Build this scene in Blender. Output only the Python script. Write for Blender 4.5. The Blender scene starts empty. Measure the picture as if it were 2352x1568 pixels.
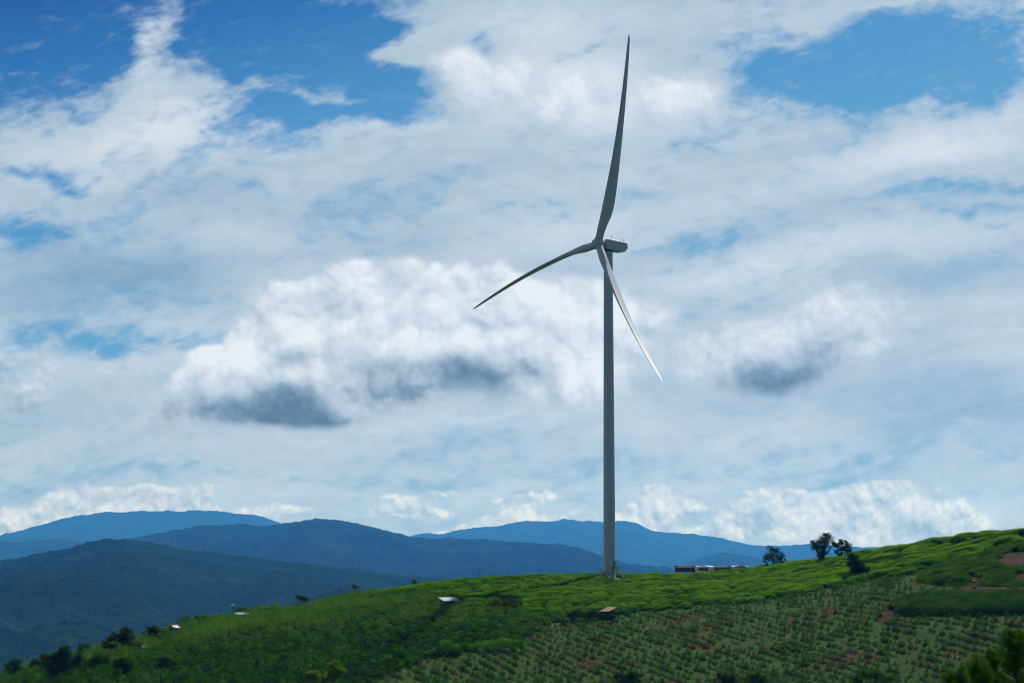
import bpy, math, random
import numpy as np
R = math.radians
rng = np.random.default_rng(7); random.seed(7)
scene = bpy.context.scene
col = scene.collection

# ------------------------------------------------------------------ camera
F = 5227.0; PITCH = R(5.6)
cam_d = bpy.data.cameras.new("camera"); cam = bpy.data.objects.new("camera", cam_d)
col.objects.link(cam); scene.camera = cam
cam_d.sensor_width = 36.0; cam_d.lens = 36.0 * F / 2352.0
cam_d.clip_start = 0.5; cam_d.clip_end = 120000.0
cam.location = (0, 0, 0); cam.rotation_euler = (math.pi / 2 + PITCH, 0, 0)

# ------------------------------------------------------------------ exposure
scene.view_settings.view_transform = 'Standard'; scene.view_settings.look = 'None'
scene.view_settings.exposure = 0.0; scene.view_settings.gamma = 1.0
scene.render.engine = 'CYCLES'
scene.cycles.max_bounces = 6; scene.cycles.diffuse_bounces = 3; scene.cycles.glossy_bounces = 2
scene.cycles.transmission_bounces = 4; scene.cycles.volume_bounces = 0
scene.cycles.filter_width = 1.0; scene.cycles.use_denoising = True; scene.cycles.denoising_input_passes = 'RGB_ALBEDO_NORMAL'
scene.cycles.sample_clamp_indirect = 4.0; scene.cycles.sample_clamp_direct = 12.0

# ------------------------------------------------------------------ sun
SUN_AZ = R(26); SUN_EL = R(50)         # azimuth clockwise from +Y
sv = (math.cos(SUN_EL) * math.sin(SUN_AZ), math.cos(SUN_EL) * math.cos(SUN_AZ), math.sin(SUN_EL))
sun_d = bpy.data.lights.new("sun", 'SUN'); sun = bpy.data.objects.new("sun", sun_d); col.objects.link(sun)
sun_d.energy = 5.0; sun_d.angle = R(0.5); sun_d.color = (1.0, 0.95, 0.86)
from mathutils import Vector, Matrix
sun.rotation_euler = Vector(sv).to_track_quat('Z', 'Y').to_euler()
sun.location = (300, 300, 600)

# ------------------------------------------------------------------ node helper
class NT:
    def __init__(s, tree): s.t = tree; s.n = tree.nodes; s.l = tree.links
    def new(s, typ, **kw):
        n = s.n.new(typ)
        for k, v in kw.items(): setattr(n, k, v)
        return n
    def put(s, sock, v):
        if hasattr(v, 'is_output'): s.l.new(v, sock)
        else: sock.default_value = v
    def m(s, op, a, b=0.0, c=0.0, clamp=False):
        n = s.new('ShaderNodeMath', operation=op, use_clamp=clamp)
        s.put(n.inputs[0], a); s.put(n.inputs[1], b); s.put(n.inputs[2], c); return n.outputs[0]
    def add(s, a, b): return s.m('ADD', a, b)
    def sub(s, a, b): return s.m('SUBTRACT', a, b)
    def mul(s, a, b): return s.m('MULTIPLY', a, b)
    def mad(s, a, b, c): return s.m('MULTIPLY_ADD', a, b, c)
    def vm(s, op, a, b=(0, 0, 0)):
        n = s.new('ShaderNodeVectorMath', operation=op); s.put(n.inputs[0], a); s.put(n.inputs[1], b); return n.outputs[0]
    def length(s, a):
        n = s.new('ShaderNodeVectorMath', operation='LENGTH'); s.put(n.inputs[0], a); return n.outputs['Value']
    def mapv(s, v, loc=(0, 0, 0), rot=(0, 0, 0), sc=(1, 1, 1), typ='POINT'):
        n = s.new('ShaderNodeMapping', vector_type=typ); s.put(n.inputs[0], v)
        n.inputs['Location'].default_value = loc; n.inputs['Rotation'].default_value = rot; n.inputs['Scale'].default_value = sc
        return n.outputs[0]
    def noise(s, v, scale=5.0, detail=4.0, rough=0.5, dist=0.0, lac=2.0, color=False, dims='3D'):
        n = s.new('ShaderNodeTexNoise', noise_dimensions=dims); s.put(n.inputs['Vector'], v)
        n.inputs['Scale'].default_value = scale; n.inputs['Detail'].default_value = detail
        n.inputs['Roughness'].default_value = rough; n.inputs['Distortion'].default_value = dist
        n.inputs['Lacunarity'].default_value = lac
        return n.outputs['Color'] if color else n.outputs[0]
    def mr(s, v, a, b, c=0.0, d=1.0, typ='SMOOTHSTEP'):
        n = s.new('ShaderNodeMapRange', interpolation_type=typ); s.put(n.inputs[0], v)
        for i, x in enumerate((a, b, c, d)): s.put(n.inputs[1 + i], x)
        return n.outputs[0]
    def mix(s, f, a, b, blend='MIX'):
        n = s.new('ShaderNodeMix', data_type='RGBA', blend_type=blend); s.put(n.inputs[0], f)
        s.put(n.inputs[6], a if hasattr(a, 'is_output') else tuple(a) + (1,)); s.put(n.inputs[7], b if hasattr(b, 'is_output') else tuple(b) + (1,))
        return n.outputs[2]
    def ramp(s, v, pts, interp='LINEAR'):
        n = s.new('ShaderNodeValToRGB'); s.put(n.inputs[0], v); cr = n.color_ramp; cr.interpolation = interp
        while len(cr.elements) > 1: cr.elements.remove(cr.elements[0])
        cr.elements[0].position = pts[0][0]; cr.elements[0].color = tuple(pts[0][1]) + (1,)
        for p, c in pts[1:]:
            e = cr.elements.new(p); e.color = tuple(c) + (1,)
        return n.outputs[0]

def lin(r, g=None, b=None):
    if g is None: g = b = r
    f = lambda c: (c / 255 / 12.92) if c / 255 <= 0.04045 else ((c / 255 + 0.055) / 1.055) ** 2.4
    return (f(r), f(g), f(b))

def px(u, v, Y):
    """the point at depth Y (metres along +Y) seen at photo position u, v (2352 px wide grid)"""
    b = (784 - v) / F; d = np.array([(u - 1176) / F, math.cos(PITCH) - b * math.sin(PITCH), math.sin(PITCH) + b * math.cos(PITCH)])
    return d * (Y / d[1])
def to_uv(x, y, z):
    d = y * math.cos(PITCH) + z * math.sin(PITCH); up = -y * math.sin(PITCH) + z * math.cos(PITCH)
    return 1176 + F * x / d, 784 - F * up / d

# ------------------------------------------------------------------ numpy noise
def _hash(ix, iy, seed):
    h = (ix.astype(np.int64) * 374761393 + iy.astype(np.int64) * 668265263 + seed * 982451653) & 0xffffffff
    h = ((h ^ (h >> 13)) * 1274126177) & 0xffffffff
    h = ((h ^ (h >> 16)) * 2246822519) & 0xffffffff
    return ((h ^ (h >> 15)) & 0xffffff) / float(0xffffff)
def gnoise(x, y, seed=0):
    x = np.asarray(x, float); y = np.asarray(y, float)
    ix = np.floor(x).astype(np.int64); iy = np.floor(y).astype(np.int64); fx = x - ix; fy = y - iy
    ux = fx * fx * fx * (fx * (fx * 6 - 15) + 10); uy = fy * fy * fy * (fy * (fy * 6 - 15) + 10)
    def g(i, j):
        a = _hash(ix + i, iy + j, seed) * 6.2831853
        return np.cos(a) * (fx - i) + np.sin(a) * (fy - j)
    return ((g(0, 0) * (1 - ux) + g(1, 0) * ux) * (1 - uy) + (g(0, 1) * (1 - ux) + g(1, 1) * ux) * uy) * 1.41
def fbm(x, y, octv=5, rough=0.5, seed=0):
    s = 0; a = 1.0; n = 0; k = 1.0
    for o in range(octv):
        s = s + a * gnoise(x + 17.3 * o, y - 9.1 * o, seed + o * 31); n += a; a *= rough
        x, y = (x * .8 - y * .6) * 2.03, (x * .6 + y * .8) * 2.03
    return s / n * 1.6
def sstep(x, a, b):
    t = np.clip((x - a) / (b - a), 0, 1); return t * t * (3 - 2 * t)

# ------------------------------------------------------------------ world: Nishita; a veil of cloud towards the sun, open blue behind the viewer
world = bpy.data.worlds.new("World"); scene.world = world; world.use_nodes = True
w = NT(world.node_tree); w.n.clear()
STR = 0.06
HK = 3.5e-5; HCOL = (.05, .30, 1.0); HJ = (.42, .50, .56)       # haze: density, colour, brightness of fully hazed air
tc = w.new('ShaderNodeTexCoord').outputs['Generated']
nrm = w.vm('NORMALIZE', tc)
sep = w.new('ShaderNodeSeparateXYZ'); w.l.new(nrm, sep.inputs[0])
sx, sy, sz = sep.outputs
nis = w.new('ShaderNodeTexSky', sky_type='NISHITA', sun_disc=False)
nis.sun_elevation = SUN_EL; nis.sun_rotation = SUN_AZ; nis.altitude = 1500; nis.air_density = 1.0; nis.dust_density = 0.3; nis.ozone_density = 3.0
cl = w.mr(w.noise(w.mapv(nrm, (0, 0, 0), (0, 0, 0), (1, 1, 2.5)), 3.0, 4, 0.6), 0.35, 0.6)
cl = w.mul(cl, w.mr(sy, -0.3, 0.3))
cloudy = w.mix(cl, nis.outputs[0], (7.0, 7.8, 8.6))
bg = w.new('ShaderNodeBackground'); bg.inputs[1].default_value = STR
w.l.new(cloudy, bg.inputs[0])
wo_ = w.new('ShaderNodeOutputWorld'); w.l.new(bg.outputs[0], wo_.inputs[0])

# ------------------------------------------------------------------ sky dome: the cloudy quarter of the sky behind the hills, 62 km away
GU, GV = np.meshgrid(np.concatenate([np.arange(-640, -60, 10.), np.arange(-60, 2420, 3.2), np.arange(2420, 2990, 10.)]), np.concatenate([np.arange(-520, -30, 10.), np.arange(-30, 1330, 3.2), np.arange(1330, 1420, 10.)]))
_b = (784 - GV) / F
_dx = (GU - 1176) / F; _dy = math.cos(PITCH) - _b * math.sin(PITCH); _dz = math.sin(PITCH) + _b * math.cos(PITCH)
SX = GU / 1000; SY = GV / 1000                     # cloud coordinates across the dome
wx = fbm(SX * 1.6, SY * 2.0, 5, .55, 1) * .10; wy = fbm(SX * 1.6 + 9, SY * 2.0, 5, .55, 2) * .075
wfx = fbm(SX * 7, SY * 8, 4, .6, 3) * .020; wfy = fbm(SX * 7, SY * 8, 4, .6, 4) * .018
def blobs(lst, warp=1.0, fine=1.0):
    x = SX + wx * warp + wfx * fine; y = SY + wy * warp + wfy * fine; acc = np.zeros_like(SX)
    for (u, v, ru, rv, rot, amp) in lst:
        c, s_ = math.cos(R(rot)), math.sin(R(rot)); dx = x - u / 1000; dy = y - v / 1000
        q = np.hypot((dx * c - dy * s_) / (ru / 1000), (dx * s_ + dy * c) / (rv / 1000))
        acc = acc + amp * sstep(1 - q, 0, 1)
    return acc
def sfbm(ax, ay, rot, octv, rough, seed, warp=1.0):
    c, s_ = math.cos(R(rot)), math.sin(R(rot)); x = SX + wx * warp; y = SY + wy * warp
    return fbm((x * c - y * s_) * ax, (x * s_ + y * c) * ay, octv, rough, seed)
# ---- veil coverage
holes = [(120, 40, 520, 370, 8, 1.30), (560, 30, 400, 340, 0, 1.05), (740, 140, 300, 250, -10, 1.0), (60, 100, 200, 130, 0, .3), (850, 200, 140, 110, 0, .9), (740, 40, 120, 90, 0, .6), (400, 150, 300, 60, 0, .35), (640, 270, 300, 60, 0, .25),
         (1060, 100, 120, 50, 20, .55), (840, 285, 150, 45, 10, .4), (600, 260, 220, 60, -5, .3),
         (1960, 150, 440, 145, -4, 1.2), (2260, 145, 360, 140, 8, 1.1), (2370, 60, 150, 70, 0, .4), (1790, 120, 110, 100, 30, .5), (1930, 220, 200, 60, 0, .6),
         (60, 405, 160, 36, -5, .8), (100, 530, 260, 40, -12, .5), (260, 800, 320, 80, -3, 1.0), (110, 745, 150, 50, 0, .6), (30, 860, 80, 90, 0, .3),
         (1640, 540, 190, 40, 5, .55), (2160, 440, 290, 34, 2, .75), (1420, 600, 120, 30, 0, .25), (1640, 320, 150, 40, 0, .25), (2230, 490, 220, 30, 0, .4),
         (600, 330, 300, 40, -10, .2), (450, 700, 140, 25, 0, .45), (300, 1110, 400, 34, 0, .35), (700, 1085, 600, 36, 0, .42), (1400, 1075, 500, 40, 0, .36), (2000, 1080, 500, 60, 0, .3), (650, 440, 250, 60, -8, .15)]
thick = [(400, 90, 80, 210, -25, .95), (290, 175, 130, 50, 30, .35), (440, 220, 240, 40, 5, .4), (720, 240, 120, 26, -4, .5), (60, 165, 120, 26, -5, .35), (920, 88, 220, 60, 14, 1.3), (1100, 30, 300, 60, 10, .6), (1250, 90, 220, 60, 10, .4), (100, 320, 300, 90, 5, .35), (2030, 22, 260, 30, 0, 1.1), (340, 60, 60, 60, 0, .3), (60, 150, 120, 14, -6, .35), (1500, 30, 300, 60, 0, .5)]
streak = sfbm(1.4, 8.5, 10, 6, .6, 11); broad = sfbm(1.3, 3.2, -4, 5, .55, 12); rad = sfbm(2.2, 9, 38, 5, .62, 13)
cov = 1.0 - blobs(holes) * 1.04 + blobs(thick) * .9 + streak * .42 + broad * .16 + rad * .34
# ---- veil brightness
bright = blobs([(1350, 180, 420, 150, -6, .4), (1250, 60, 500, 80, 0, .25), (1650, 240, 200, 120, 0, .2), (420, 320, 620, 130, 6, .42), (2150, 330, 460, 90, 8, .46), (1650, 640, 350, 110, 0, .25), (1200, 500, 500, 120, 0, .12),
                (2000, 560, 500, 80, 4, .25), (700, 560, 300, 60, 0, .08), (380, 110, 90, 200, -22, .3), (1300, 940, 500, 60, 0, .18)])
dark = blobs([(470, 660, 280, 130, -20, .24), (900, 545, 420, 60, 0, .16), (200, 620, 420, 170, 0, .42), (420, 440, 300, 50, -5, .18), (2200, 640, 330, 70, 5, .3), (2150, 950, 420, 170, 0, .3), (200, 980, 400, 60, 0, .14), (900, 470, 260, 40, 0, .12), (1250, 1040, 1500, 80, 0, .16)])
vbr = .55 + bright * .9 - dark + sfbm(1.0, 6.5, 6, 6, .58, 21) * .26 + streak * .10
# ---- cumulus
CM = np.full_like(SX, -1.0); CV = np.full_like(SX, .6); CK = np.zeros_like(SX)
def cumulus(lst, thr, width, sc, k, shade, tone, kind, amp=1.0, relief=1.0, ht=.8, soft=None, grow=1.12):
    """edge field, value and warmth of one group of cloud bodies, laid over what is there"""
    global CM, CV, CK
    x = SX + wx * .3; y = SY + wy * .3
    B = blobs([(a_, b_, c_ * grow, d_ * grow, e_, f_) for a_, b_, c_, d_, e_, f_ in lst], .3, .6)
    def bil(ox, oy):                                     # rounded lobes with sharp creases between them
        c_, s_ = .8, .6; x0, y0 = x + ox, y + oy; xr = x0 * c_ - y0 * s_; yr = x0 * s_ + y0 * c_
        a1 = fbm(x0 * sc * .8, y0 * sc * .95, 3, .5, 41 + kind)
        lo = {2: (.62, .34, .15, .07), 1: (.6, .3, .12, .05)}.get(kind, (.55, .36, .22, .12))
        return .75 * a1 + lo[0] * (np.abs(gnoise(xr * sc * 1.9, yr * sc * 2.1, 77 + kind)) - .25) + lo[1] * (np.abs(gnoise(x0 * sc * 4.1, y0 * sc * 4.4, 78 + kind)) - .25) + lo[2] * (np.abs(gnoise(xr * sc * 8.6, yr * sc * 9.0, 79 + kind)) - .25) + lo[3] * (np.abs(gnoise(x0 * sc * 17, y0 * sc * 18, 80 + kind)) - .25)
    a = bil(0, 0); b2 = .6 * bil(.05 / sc, -.11 / sc) + .4 * bil(.02 / sc, -.045 / sc)
    if soft is not None: width = width + blobs(soft, .3, .3)
    e = (B + a * k * sstep(B, .05, .35) - thr) / width
    rel = (a - b2) * .62 * relief
    sh = blobs(shade, .3, .8)
    val = tone + rel + a * .10 - sh * (1 + a * .25) - .22 * (1 - sstep(e, 0, 1.2)) * ht
    m_ = sstep(e, 0, 1) * amp
    CV = CV * (1 - m_) + val * m_
    CK = CK * (1 - m_) + (1.0 if kind == 9 else 0.0) * m_
    CM = np.maximum(CM, np.where(e > 0, np.minimum(e, amp), e))
cumulus([(1060, 180, 190, 130, 0, 1.0), (1330, 190, 360, 150, 0, 1.0), (1630, 210, 170, 110, 0, 1.0), (1500, 290, 360, 110, 0, .6), (1180, 300, 260, 90, 0, .5), (1010, 130, 90, 60, 0, .6)], .42, .85, 3.2, .40,
        [(1330, 370, 520, 80, 0, .18)], .90, 1, .95, .75, .3, [(1400, 360, 500, 130, 0, .9), (1500, 90, 300, 80, 0, .4)])
cumulus([(620, 780, 230, 190, -25, 1.0), (800, 700, 230, 190, 0, 1.0), (980, 710, 260, 170, 0, 1.0), (1200, 750, 300, 190, 0, 1.0), (500, 900, 220, 130, 25, 1.0), (700, 890, 320, 140, 0, 1.0), (950, 860, 320, 130, 0, .9), (1420, 780, 320, 200, 0, 1.0), (1300, 680, 250, 110, 0, .6), (330, 985, 180, 50, 20, .6), (620, 950, 360, 95, 0, 1.0), (1280, 900, 300, 100, 0, .6), (380, 980, 150, 60, 20, .5)],
        .42, .30, 3.3, .44, [(600, 955, 340, 110, 0, .60), (780, 905, 220, 70, -10, .14), (660, 930, 200, 70, -10, .20), (450, 965, 200, 70, 8, .16), (960, 865, 400, 95, -4, .44), (1030, 850, 170, 50, -8, .16), (1180, 822, 230, 120, 15, .28), (860, 985, 360, 60, 0, .22), (1250, 940, 300, 70, 0, .2), (680, 790, 150, 50, -35, .12), (360, 1010, 200, 40, 0, .3), (1500, 900, 300, 60, 0, .12), (1130, 690, 70, 90, 25, .16), (820, 930, 640, 150, -6, .22), (980, 620, 60, 60, 20, .10), (740, 700, 50, 60, 20, .10), (860, 760, 90, 60, -20, .08)], .89, 2, .97, 1.3, .5,
        [(1350, 800, 600, 260, 0, .9), (800, 1000, 700, 110, 0, .9), (400, 980, 260, 140, 0, .9), (620, 990, 300, 60, 0, .5)])
cumulus([(1830, 770, 360, 180, 8, 1.1), (1740, 850, 290, 140, 0, 1.0), (1970, 730, 240, 130, 0, .7), (1560, 780, 240, 140, 0, .6)], .34, 1.1, 3.6, .4,
        [(1790, 885, 230, 64, 4, .55), (1890, 835, 180, 100, 30, .34), (1700, 865, 130, 60, 0, .18), (1640, 760, 60, 60, 0, .08)], .74, 3, .85, .8, .3)
cumulus([(130, 835, 90, 80, 40, 1.0), (55, 915, 160, 80, 10, 1.0), (130, 780, 50, 40, 0, .6), (1775, 985, 90, 44, 0, .9), (1800, 1035, 70, 24, 0, .5), (990, 975, 80, 30, 0, .6), (2320, 1045, 80, 30, 0, .6), (2250, 985, 140, 30, 0, .5), (10, 770, 40, 30, 0, .6)], .30, 1.0, 7.0, .42,
        [(60, 950, 200, 60, 0, .35), (1770, 1025, 90, 20, 0, .2)], .62, 4, .8, .6, .3)
hz = [(60, 1172, 190, 40, 0, .9), (165, 1135, 90, 42, 0, 1.0), (250, 1155, 130, 44, 0, 1.0), (390, 1166, 150, 38, 0, 1.0), (455, 1135, 100, 30, 0, .9), (330, 1140, 110, 34, 0, .7), (130, 1200, 260, 40, 0, .9), (300, 1190, 340, 44, 0, .8),
      (620, 1165, 110, 30, 0, .8), (760, 1138, 100, 24, 0, .9), (770, 1175, 220, 22, 0, .75), (920, 1148, 75, 38, 0, 1.0), (985, 1168, 130, 26, 0, 1.0), (1060, 1122, 110, 28, 0, .8), (1180, 1155, 140, 32, 0, .9), (1280, 1130, 100, 28, 0, .7), (1090, 1212, 120, 28, 10, 1.0), (1000, 1228, 100, 14, 0, .9), (560, 1190, 220, 34, 0, .6), (1200, 1190, 160, 22, 0, .6),
      (1510, 1126, 80, 38, 0, 1.0), (1470, 1168, 120, 36, 0, .9), (1560, 1155, 90, 40, 0, .7), (1330, 1190, 170, 40, 0, .7), (1480, 1205, 90, 40, 0, .9),
      (1700, 1175, 140, 64, 0, 1.0), (1760, 1140, 90, 40, 0, .9), (1850, 1185, 200, 80, 0, 1.0), (1960, 1140, 130, 50, 0, 1.0), (2090, 1165, 190, 66, 0, 1.0), (2210, 1205, 150, 56, 0, 1.0), (1620, 1228, 170, 60, 0, 1.0), (2010, 1225, 260, 70, 0, 1.0), (2340, 1205, 70, 38, 0, .7), (1540, 1232, 110, 34, 0, .8)]
cumulus(hz, .32, .42, 7.5, .58, [(300, 1210, 500, 30, 0, .2), (890, 1172, 60, 18, 0, .34), (945, 1178, 70, 12, 0, .2), (1745, 1210, 60, 60, 20, .34), (1930, 1205, 70, 50, 0, .26), (2120, 1205, 120, 40, 0, .24), (2020, 1150, 60, 30, 0, .16), (160, 1172, 120, 18, 0, .15)], .74, 9, .90, 1.7, 1.0,
        [(2200, 1190, 260, 100, 0, .5), (600, 1180, 200, 60, 0, .4), (1300, 1170, 160, 60, 0, .4), (1620, 1230, 90, 60, 0, .5), (1200, 1235, 1400, 30, 0, .25)], 1.14)

def grid_faces(nr, nc):
    i = np.arange(nr * nc).reshape(nr, nc)
    return np.stack([i[:-1, :-1], i[:-1, 1:], i[1:, 1:], i[1:, :-1]], -1).reshape(-1, 4)
def npmesh(name, co, quads, mat=None, attrs=None, parent=None, smooth=False, link=True):
    me = bpy.data.meshes.new(name); co = np.asarray(co, np.float32); quads = np.asarray(quads, np.int32)
    k = quads.shape[1]
    me.vertices.add(len(co)); me.vertices.foreach_set('co', co.ravel())
    me.loops.add(quads.size); me.loops.foreach_set('vertex_index', quads.ravel())
    me.polygons.add(len(quads)); me.polygons.foreach_set('loop_start', np.arange(0, quads.size, k, dtype=np.int32))
    me.polygons.foreach_set('use_smooth', np.full(len(quads), smooth, bool))
    me.update(calc_edges=True)
    for an, (ty, dat) in (attrs or {}).items():
        at = me.attributes.new(an, ty, 'POINT'); at.data.foreach_set('vector' if ty == 'FLOAT_VECTOR' else 'value', np.asarray(dat, np.float32).ravel())
    o = bpy.data.objects.new(name, me)
    if mat: me.materials.append(mat)
    if link: col.objects.link(o)
    if parent: o.parent = parent
    return o
RD = 62000.0
_n = np.sqrt(_dx**2 + _dy**2 + _dz**2)
dome_co = np.stack([_dx / _n * RD, _dy / _n * RD, _dz / _n * RD], -1).reshape(-1, 3)
sm = bpy.data.materials.new("cloudy_sky"); sm.use_nodes = True; q = NT(sm.node_tree); q.n.clear()
def att(q, name, out='Vector'):
    n = q.new('ShaderNodeAttribute', attribute_name=name); return n.outputs[out]
def sepv(q, v):
    n = q.new('ShaderNodeSeparateXYZ'); q.l.new(v, n.inputs[0]); return n.outputs
c1, c2, c3 = sepv(q, att(q, 'veil')); d1, d2, d3 = sepv(q, att(q, 'cumulus'))
sp = att(q, 'place'); spx, spy, _z = sepv(q, sp)
ripple = q.noise(q.mapv(sp, (0, 0, 2), (0, 0, R(14)), (1.0, 1.7, 1)), 16.0, 4, 0.62, 0.3)
fib = q.noise(q.mapv(q.mapv(sp, (0, 0, 0), (0, 0, R(20))), (8, 2, 5), (0, 0, 0), (.8, 3.4, 1)), 11.0, 5, 0.62, 0.5)
veil = q.mr(q.add(c1, q.add(q.mul(q.sub(ripple, .5), 1.25), q.mul(q.sub(fib, .5), .8))), -.05, 1.05)
el = q.mr(q.add(spy, q.mul(q.sub(spx, .1), .22)), 0.0, 1.35, 0, 1, 'LINEAR')
nis2 = q.new('ShaderNodeTexSky', sky_type='NISHITA', sun_disc=False)
nis2.sun_elevation = SUN_EL; nis2.sun_rotation = SUN_AZ; nis2.altitude = 1500; nis2.air_density = 1.0; nis2.dust_density = 0.3; nis2.ozone_density = 3.0
geo = q.new('ShaderNodeNewGeometry'); q.l.new(q.vm('NORMALIZE', geo.outputs['Position']), nis2.inputs[0])
blue = q.ramp(el, [(0, lin(8, 88, 160)), (.10, lin(22, 106, 174)), (.30, lin(70, 142, 197)), (.6, lin(92, 160, 203)), (1, lin(118, 168, 200))])
base = q.mix(.94, q.mix(1.0, nis2.outputs[0], (STR,) * 3, 'MULTIPLY'), blue)
hf = q.noise(sp, 40.0, 5, 0.6, 0.2); hf2 = q.noise(q.vm('ADD', sp, (.004, -.006, 0)), 40.0, 4, 0.6, 0.2)
vv = q.add(c2, q.mul(q.sub(ripple, .5), .28))
veil_c = q.ramp(q.mr(vv, 0.0, 1.1, 0, 1, 'LINEAR'), [(0, lin(134, 167, 194)), (.35, lin(165, 189, 208)), (.65, lin(190, 206, 219)), (1, lin(216, 225, 232))])
veil = q.add(veil, q.mul(q.sub(1.0, veil), q.add(.03, q.mul(q.mr(q.add(q.mul(fib, .65), q.mul(ripple, .35)), .50, .78), .22))))
sk = q.mix(veil, base, veil_c)
rl = q.mul(q.sub(hf, hf2), .25)
cm = q.mr(q.add(d1, q.mul(q.sub(hf, .5), .45)), 0.0, 1.0)
cvv = q.add(d2, rl)
cool = q.ramp(cvv, [(0, lin(92, 122, 150)), (.25, lin(126, 152, 176)), (.5, lin(172, 190, 207)), (.75, lin(204, 216, 226)), (1, lin(230, 235, 240))])
warm = q.ramp(cvv, [(0, lin(126, 160, 190)), (.35, lin(160, 184, 205)), (.6, lin(186, 201, 213)), (.8, lin(205, 213, 219)), (1, lin(224, 226, 225))])
cc = q.mix(d3, cool, warm)
fin = q.mix(cm, sk, cc)
# colour of the sky before the air in front of it is added
aT = att(q, 'air'); aA = q.vm('MULTIPLY', q.vm('SUBTRACT', (1, 1, 1), aT), HJ)
fin = q.vm('MAXIMUM', q.vm('DIVIDE', q.vm('SUBTRACT', fin, aA), aT), (.005, .02, .05))
em = q.new('ShaderNodeEmission'); q.l.new(fin, em.inputs[0]); mo = q.new('ShaderNodeOutputMaterial'); q.l.new(em.outputs[0], mo.inputs[0])
sm.cycles.emission_sampling = 'NONE'
_tan = np.maximum(_dz / np.hypot(_dx, _dy), 1e-4); _L = np.minimum(36000.0, 1000.0 / _tan)
airT = np.stack([np.exp(-HK * c_ * _L) for c_ in HCOL], -1)
sky = npmesh('sky', dome_co, grid_faces(*SX.shape), sm, {
    'veil': ('FLOAT_VECTOR', np.stack([cov, vbr, cov * 0], -1)), 'cumulus': ('FLOAT_VECTOR', np.stack([CM, CV, CK], -1)),
    'air': ('FLOAT_VECTOR', airT), 'place': ('FLOAT_VECTOR', np.stack([SX, SY, SX * 0], -1))})
sky['kind'] = 'structure'
#SKY_END

# ------------------------------------------------------------------ terrain
#   knots per column of view: photo u, then (v, Y) of far crest, plateau foot, middle, foot of the visible slope
COLS = [(-500, (1760, 590), (1780, 575), (1800, 560), (1830, 545)), (-200, (1660, 610), (1680, 590), (1700, 575), (1740, 555)), (0, (1590, 640), (1605, 620), (1625, 600), (1660, 575)), (200, (1530, 665), (1545, 640), (1562, 615), (1600, 585)), (400, (1462, 690), (1480, 655), (1520, 625), (1580, 588)), (600, (1424, 715), (1442, 672), (1500, 630), (1578, 588)), (800, (1379, 745), (1400, 690), (1480, 632), (1575, 588)), (1000, (1340, 772), (1385, 690), (1462, 630), (1572, 585)), (1200, (1328, 787), (1388, 680), (1462, 625), (1572, 580)), (1400, (1325, 797), (1396, 662), (1470, 615), (1572, 575)), (1600, (1323, 800), (1384, 662), (1470, 610), (1572, 570)), (1800, (1311, 786), (1372, 652), (1470, 600), (1572, 560)), (2000, (1271, 745), (1340, 645), (1450, 590), (1572, 550)), (2200, (1239, 712), (1318, 632), (1440, 580), (1572, 540)), (2352, (1224, 692), (1300, 622), (1430, 572), (1572, 535)), (2700, (1201, 665), (1282, 612), (1425, 562), (1575, 530)), (3200, (1185, 650), (1260, 600), (1420, 555), (1580, 525))]
NT_, NY_ = 700, 1100
tt = np.linspace(-.42, .50, NT_); YY = np.linspace(-60, 2140, NY_)
kt = []; kY = []; kz = []
for c in COLS:
    ys = [-60, 0, 60, 200, 400]; zs = [-1.7, -1.7, -9, -26, -44]
    pts = [px(c[0], v, Y) for v, Y in c[1:]]
    pts = pts[::-1]                                    # near to far
    zc = pts[-1][2]; Yc = pts[-1][1]
    ys += [p[1] for p in pts] + [Yc + 60, Yc + 110, Yc + 260, Yc + 520, 2140]
    zs += [p[2] for p in pts] + [zc - .40, zc - 3.2, zc - 40, zc - 120, -262]
    kt.append(px(c[0], 1400, 1.0)[0]); kY.append(ys); kz.append(zs)
kt = np.array(kt); kY = np.array(kY); kz = np.array(kz)
def gblur(a, sg, axis):
    r = int(sg * 3) + 1; k = np.exp(-.5 * (np.arange(-r, r + 1) / sg) ** 2); k /= k.sum()
    pad = [(0, 0)] * a.ndim; pad[axis] = (r, r); b = np.pad(a, pad, mode='edge')
    return np.apply_along_axis(lambda x: np.convolve(x, k, 'valid'), axis, b)
tY = np.stack([np.interp(tt, kt, kY[:, i]) for i in range(kY.shape[1])], 1); tz = np.stack([np.interp(tt, kt, kz[:, i]) for i in range(kY.shape[1])], 1)
tY = gblur(tY, 14, 0); tz = gblur(tz, 14, 0)
TAB = np.stack([np.interp(YY, tY[i], tz[i]) for i in range(NT_)], 0)
TAB = gblur(TAB, 4, 1)
def height(x, Y):
    x = np.asarray(x, float); Y = np.asarray(Y, float)
    t = np.clip(x / np.maximum(Y, 30), tt[0], tt[-1] - 1e-6); a = (t - tt[0]) / (tt[1] - tt[0]); b = np.clip((Y - YY[0]) / (YY[1] - YY[0]), 0, NY_ - 1.001)
    i = np.clip(a.astype(int), 0, NT_ - 2); j = b.astype(int); fa = a - i; fb = b - j
    z = (TAB[i, j] * (1 - fb) + TAB[i, j + 1] * fb) * (1 - fa) + (TAB[i + 1, j] * (1 - fb) + TAB[i + 1, j + 1] * fb) * fa
    k = sstep(Y, 40, 300)
    return z + k * (fbm(x / 38, Y / 38, 4, .5, 5) * .9 + fbm(x / 9, Y / 9, 3, .5, 6) * .18)
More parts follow.
